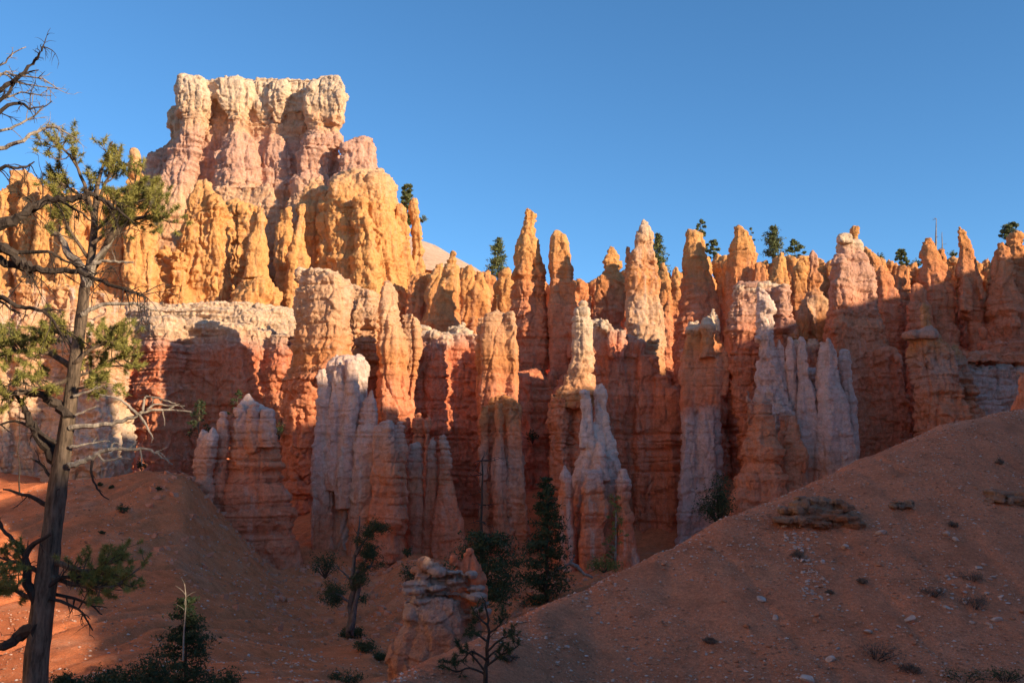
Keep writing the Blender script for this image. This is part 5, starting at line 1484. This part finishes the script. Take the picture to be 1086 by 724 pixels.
# stones
def stone_mesh(seed):
    r = np.random.RandomState(seed)
    bpy_me = bpy.data.meshes.new('stone')
    import bmesh
    bm = bmesh.new()
    bmesh.ops.create_icosphere(bm, subdivisions=2, radius=1.0)
    ph = r.uniform(0, 6, (6, 3)); dirs = r.normal(size=(9, 3)); dirs /= np.linalg.norm(dirs, axis=1)[:, None]
    cut = r.uniform(.55, .85, 9)
    for v in bm.verts:
        p = np.array(v.co)
        for d, c in zip(dirs, cut):
            t = p @ d
            if t > c: p = p - d * (t - c)
        v.co = Vector(p * np.array([1.0, r.uniform(.98, 1.02) * .8, .55]))
    bm.to_mesh(bpy_me); bm.free()
    return bpy_me
def stone_mat(name, a, c):
    m, nt, bsdf = new_mat(name); b = NB(nt)
    pos = b.n('ShaderNodeNewGeometry').outputs['Position']
    b.l(b.ramp(b.noise(pos, 6, 5, .7), [(.3, a), (.7, c)]), bsdf.inputs['Base Color'])
    bsdf.inputs['Roughness'].default_value = .95; bsdf.inputs['Specular IOR Level'].default_value = .1
    return m
M_PALE = stone_mat('pale_limestone', (.36, .26, .21), (.58, .46, .39))
M_REDST = stone_mat('red_stone', (.30, .13, .07), (.45, .22, .13))
STONES = [stone_mesh(i) for i in range(8)]
for s_ in STONES: s_.materials.append(M_PALE)
RST = [stone_mesh(20 + i) for i in range(4)]
for s_ in RST: s_.materials.append(M_REDST)
def put_stone(px, py, size, pool, label, group, y1=80):
    g = pix_ground(px, py, 10, y1)
    if g is None: return
    o = bpy.data.objects.new('stone', RND.choice(pool)); COL.objects.link(o)
    o.location = g + Vector((0, 0, size * .12))
    o.rotation_euler = (RND.uniform(-.4, .4), RND.uniform(-.4, .4), RND.uniform(0, 6.28))
    o.scale = (size * RND.uniform(.8, 1.3), size * RND.uniform(.8, 1.2), size * RND.uniform(.7, 1.2))
    tag(o, label, 'stone', group)
    return o
LG = 'pale limestone stones scattered on the near slope'
for px, py, sz, lab in [(934, 566, .20, 'pale stone on the near slope right of and below the layered ledge'), (896, 581, .18, 'pale stone on bare soil below the layered ledge'), (807, 637, .18, 'pale stone left of the white stone trail'),
                        (1004, 569, .18, 'left one of two pale stones high on the near slope'), (1014, 574, .18, 'right one of two pale stones high on the near slope'), (965, 660, .18, 'pale stone above the dark dry brush'),
                        (920, 672, .14, 'pale stone just left above the dark dry brush'), (1057, 658, .16, 'pale stone near the right edge below the dark shelf'), (881, 700, .18, 'pale stone near the bottom edge, left of the dry brush'),
                        (857, 721, .2, 'pale stone at the bottom edge of the near slope'), (822, 656, .14, 'pale flat stone left and below the white stone trail'), (1038, 603, .15, 'pale stone on the right side of the slope under the shelf')]:
    put_stone(px, py, sz, STONES, lab, None)
for i in range(150):
    f = RND.random()
    put_stone(846 + 20 * f + RND.gauss(0, 10), 562 + 76 * f + RND.gauss(0, 3), .022 + .085 * RND.random() ** 2, STONES, 'small pale stone in the white trail running down the near slope below the ledge', 'white stone trail on the near slope')
for i in range(50):
    put_stone(1030 + RND.gauss(0, 22), 630 + RND.gauss(0, 14), RND.uniform(.04, .11), STONES, 'small pale stone in the patch of rubble at the right of the near slope', 'pale rubble at the right of the near slope')
for i in range(120):
    put_stone(RND.uniform(560, 1086), RND.uniform(500, 722), RND.uniform(.035, .08), STONES, 'little pale stone lying loose on the near slope', LG)
for i in range(60):
    put_stone(RND.uniform(560, 1086), RND.uniform(500, 722), RND.uniform(.04, .12), RST, 'reddish stone lying loose on the near slope', 'red stones on the near slope')
for i in range(40):
    put_stone(RND.uniform(240, 400), RND.uniform(600, 720), RND.uniform(.10, .22), STONES, 'pale stone on the red talus in front of the broad banded hoodoo', 'pale stones on the far talus', 130)

# dry dark brush on the near slope
for px, py, w, h, l in [(928, 700, 62, 18, 'wide dark patch of dry brush low on the near slope'), (1034, 646, 40, 14, 'dry brush among the pale rubble at the right'), (1030, 616, 30, 10, 'dry brush just above the pale rubble at the right'),
                        (846, 592, 14, 9, 'small dark brush tuft beside the white stone trail'), (990, 632, 34, 9, 'thin dry brush tuft left of the pale rubble'), (915, 620, 12, 5, 'small dark tuft in the middle of the near slope'), (1010, 558, 12, 6, 'dark tuft under the right shelf'),
                        (1060, 492, 9, 6, 'dark tuft near the crest at the right'), (752, 682, 14, 6, 'dry tuft on the lower left of the near slope'), (880, 630, 8, 4, 'tiny tuft right of the white stone trail'), (966, 712, 26, 9, 'dry brush tuft at the bottom right of the wide brush patch'),
                        (487, 664, 20, 12, 'green shrub before the right side of the layered outcrop'), (466, 680, 16, 8, 'small green shrub at the foot of the layered outcrop'), (540, 700, 18, 8, 'dry tuft right of the young sparse pine'),
                        (1024, 730, 56, 16, 'green brush at the bottom edge near the right corner'), (1066, 728, 40, 18, 'green brush in the bottom right corner')]:
    g = pix_ground(px, min(py, 723), 10, 80)
    if g: bush(px, py, g.y, w, h, l, M_FIR if 'green' in l else M_BRUSH, n=700, z=g.z - .02, leaf=.028)

# gravel
def gravel():
    V, F, off = [], [], 0
    base = np.array([[1, 0, 0], [-1, 0, 0], [0, 1, 0], [0, -1, 0], [0, 0, 1], [0, 0, -1]], float)
    faces = [(0, 2, 4), (2, 1, 4), (1, 3, 4), (3, 0, 4), (2, 0, 5), (1, 2, 5), (3, 1, 5), (0, 3, 5)]
    r = np.random.RandomState(4)
    n = 0
    N = 60000
    y = 15 + 33 * r.rand(N); x = (-0.14 + 0.70 * r.rand(N)) * y
    y2 = 50 + 58 * r.rand(9000); x2 = (-0.52 + .42 * r.rand(9000)) * y2
    x = np.concatenate([x, x2]); y = np.concatenate([y, y2])
    keep = noise(x / 3.0, y / 3.0, np.float32(8.8)) > r.uniform(-.5, .25, len(x))
    x, y = x[keep], y[keep]
    s_ = (0.012 + 0.042 * r.rand(len(x)) ** 4) * np.where(y < 49, 1, 2.6)
    z = np.array([gz(a_, b_) for a_, b_ in zip(x, y)])
    P = base[None] * r.uniform(.6, 1.3, (len(x), 6, 3)) * s_[:, None, None] * np.array([1.2, 1.2, .7])
    P = P + np.stack([x, y, z + s_ * .2], -1)[:, None]
    V = [P.reshape(-1, 3)]
    F = (np.array(faces)[None] + 6 * np.arange(len(x))[:, None, None]).reshape(-1, 3)
    me = mesh_from('gravel', np.vstack(V), np.array(F, np.int32), False)
    m, nt, bsdf = new_mat('gravel_stone'); b = NB(nt)
    g_ = b.n('ShaderNodeNewGeometry')
    b.l(b.ramp(g_.outputs['Random Per Island'], [(0, (.25, .11, .06)), (.45, (.42, .2, .11)), (.7, (.5, .33, .24)), (1, (.62, .5, .42))]), bsdf.inputs['Base Color'])
    bsdf.inputs['Roughness'].default_value = 1
    tag(link('gravel', me, m), kind='stuff')
gravel()

# broken blocks fallen from the cliffs onto the talus
def rubble():
    r = np.random.RandomState(9)
    base = np.array([[-1, -1, -1], [1, -1, -1], [1, 1, -1], [-1, 1, -1], [-1, -1, 1], [1, -1, 1], [1, 1, 1], [-1, 1, 1]], float)
    faces = np.array([(0, 3, 2, 1), (4, 5, 6, 7), (0, 1, 5, 4), (1, 2, 6, 5), (2, 3, 7, 6), (3, 0, 4, 7)])
    N = 2600
    c = r.uniform(-.36, .32, N); y = 118 - 34 * r.rand(N) ** 1.7; x = c * y
    s_ = .07 + .34 * r.rand(N) ** 4
    z = np.array([gz(a, b) for a, b in zip(x, y)])
    P = base[None] * r.uniform(.55, 1.15, (N, 8, 3)) * s_[:, None, None] * np.array([1, .9, .7])
    a = r.uniform(0, 6.28, N); ca, sa = np.cos(a)[:, None], np.sin(a)[:, None]
    X = P[..., 0] * ca - P[..., 1] * sa; Yy = P[..., 0] * sa + P[..., 1] * ca
    t = r.uniform(-.5, .5, N)[:, None]
    Z = P[..., 2] + X * t
    P = np.stack([X, Yy, Z], -1) + np.stack([x, y, z + s_ * .15], -1)[:, None]
    F = (faces[None] + 8 * np.arange(N)[:, None, None]).reshape(-1, 4)
    tag(link('rubble', mesh_from('rubble', P.reshape(-1, 3), F, False), stone_mat('fallen_block_stone', (.48, .18, .09), (.62, .33, .22))), kind='stuff')
rubble()
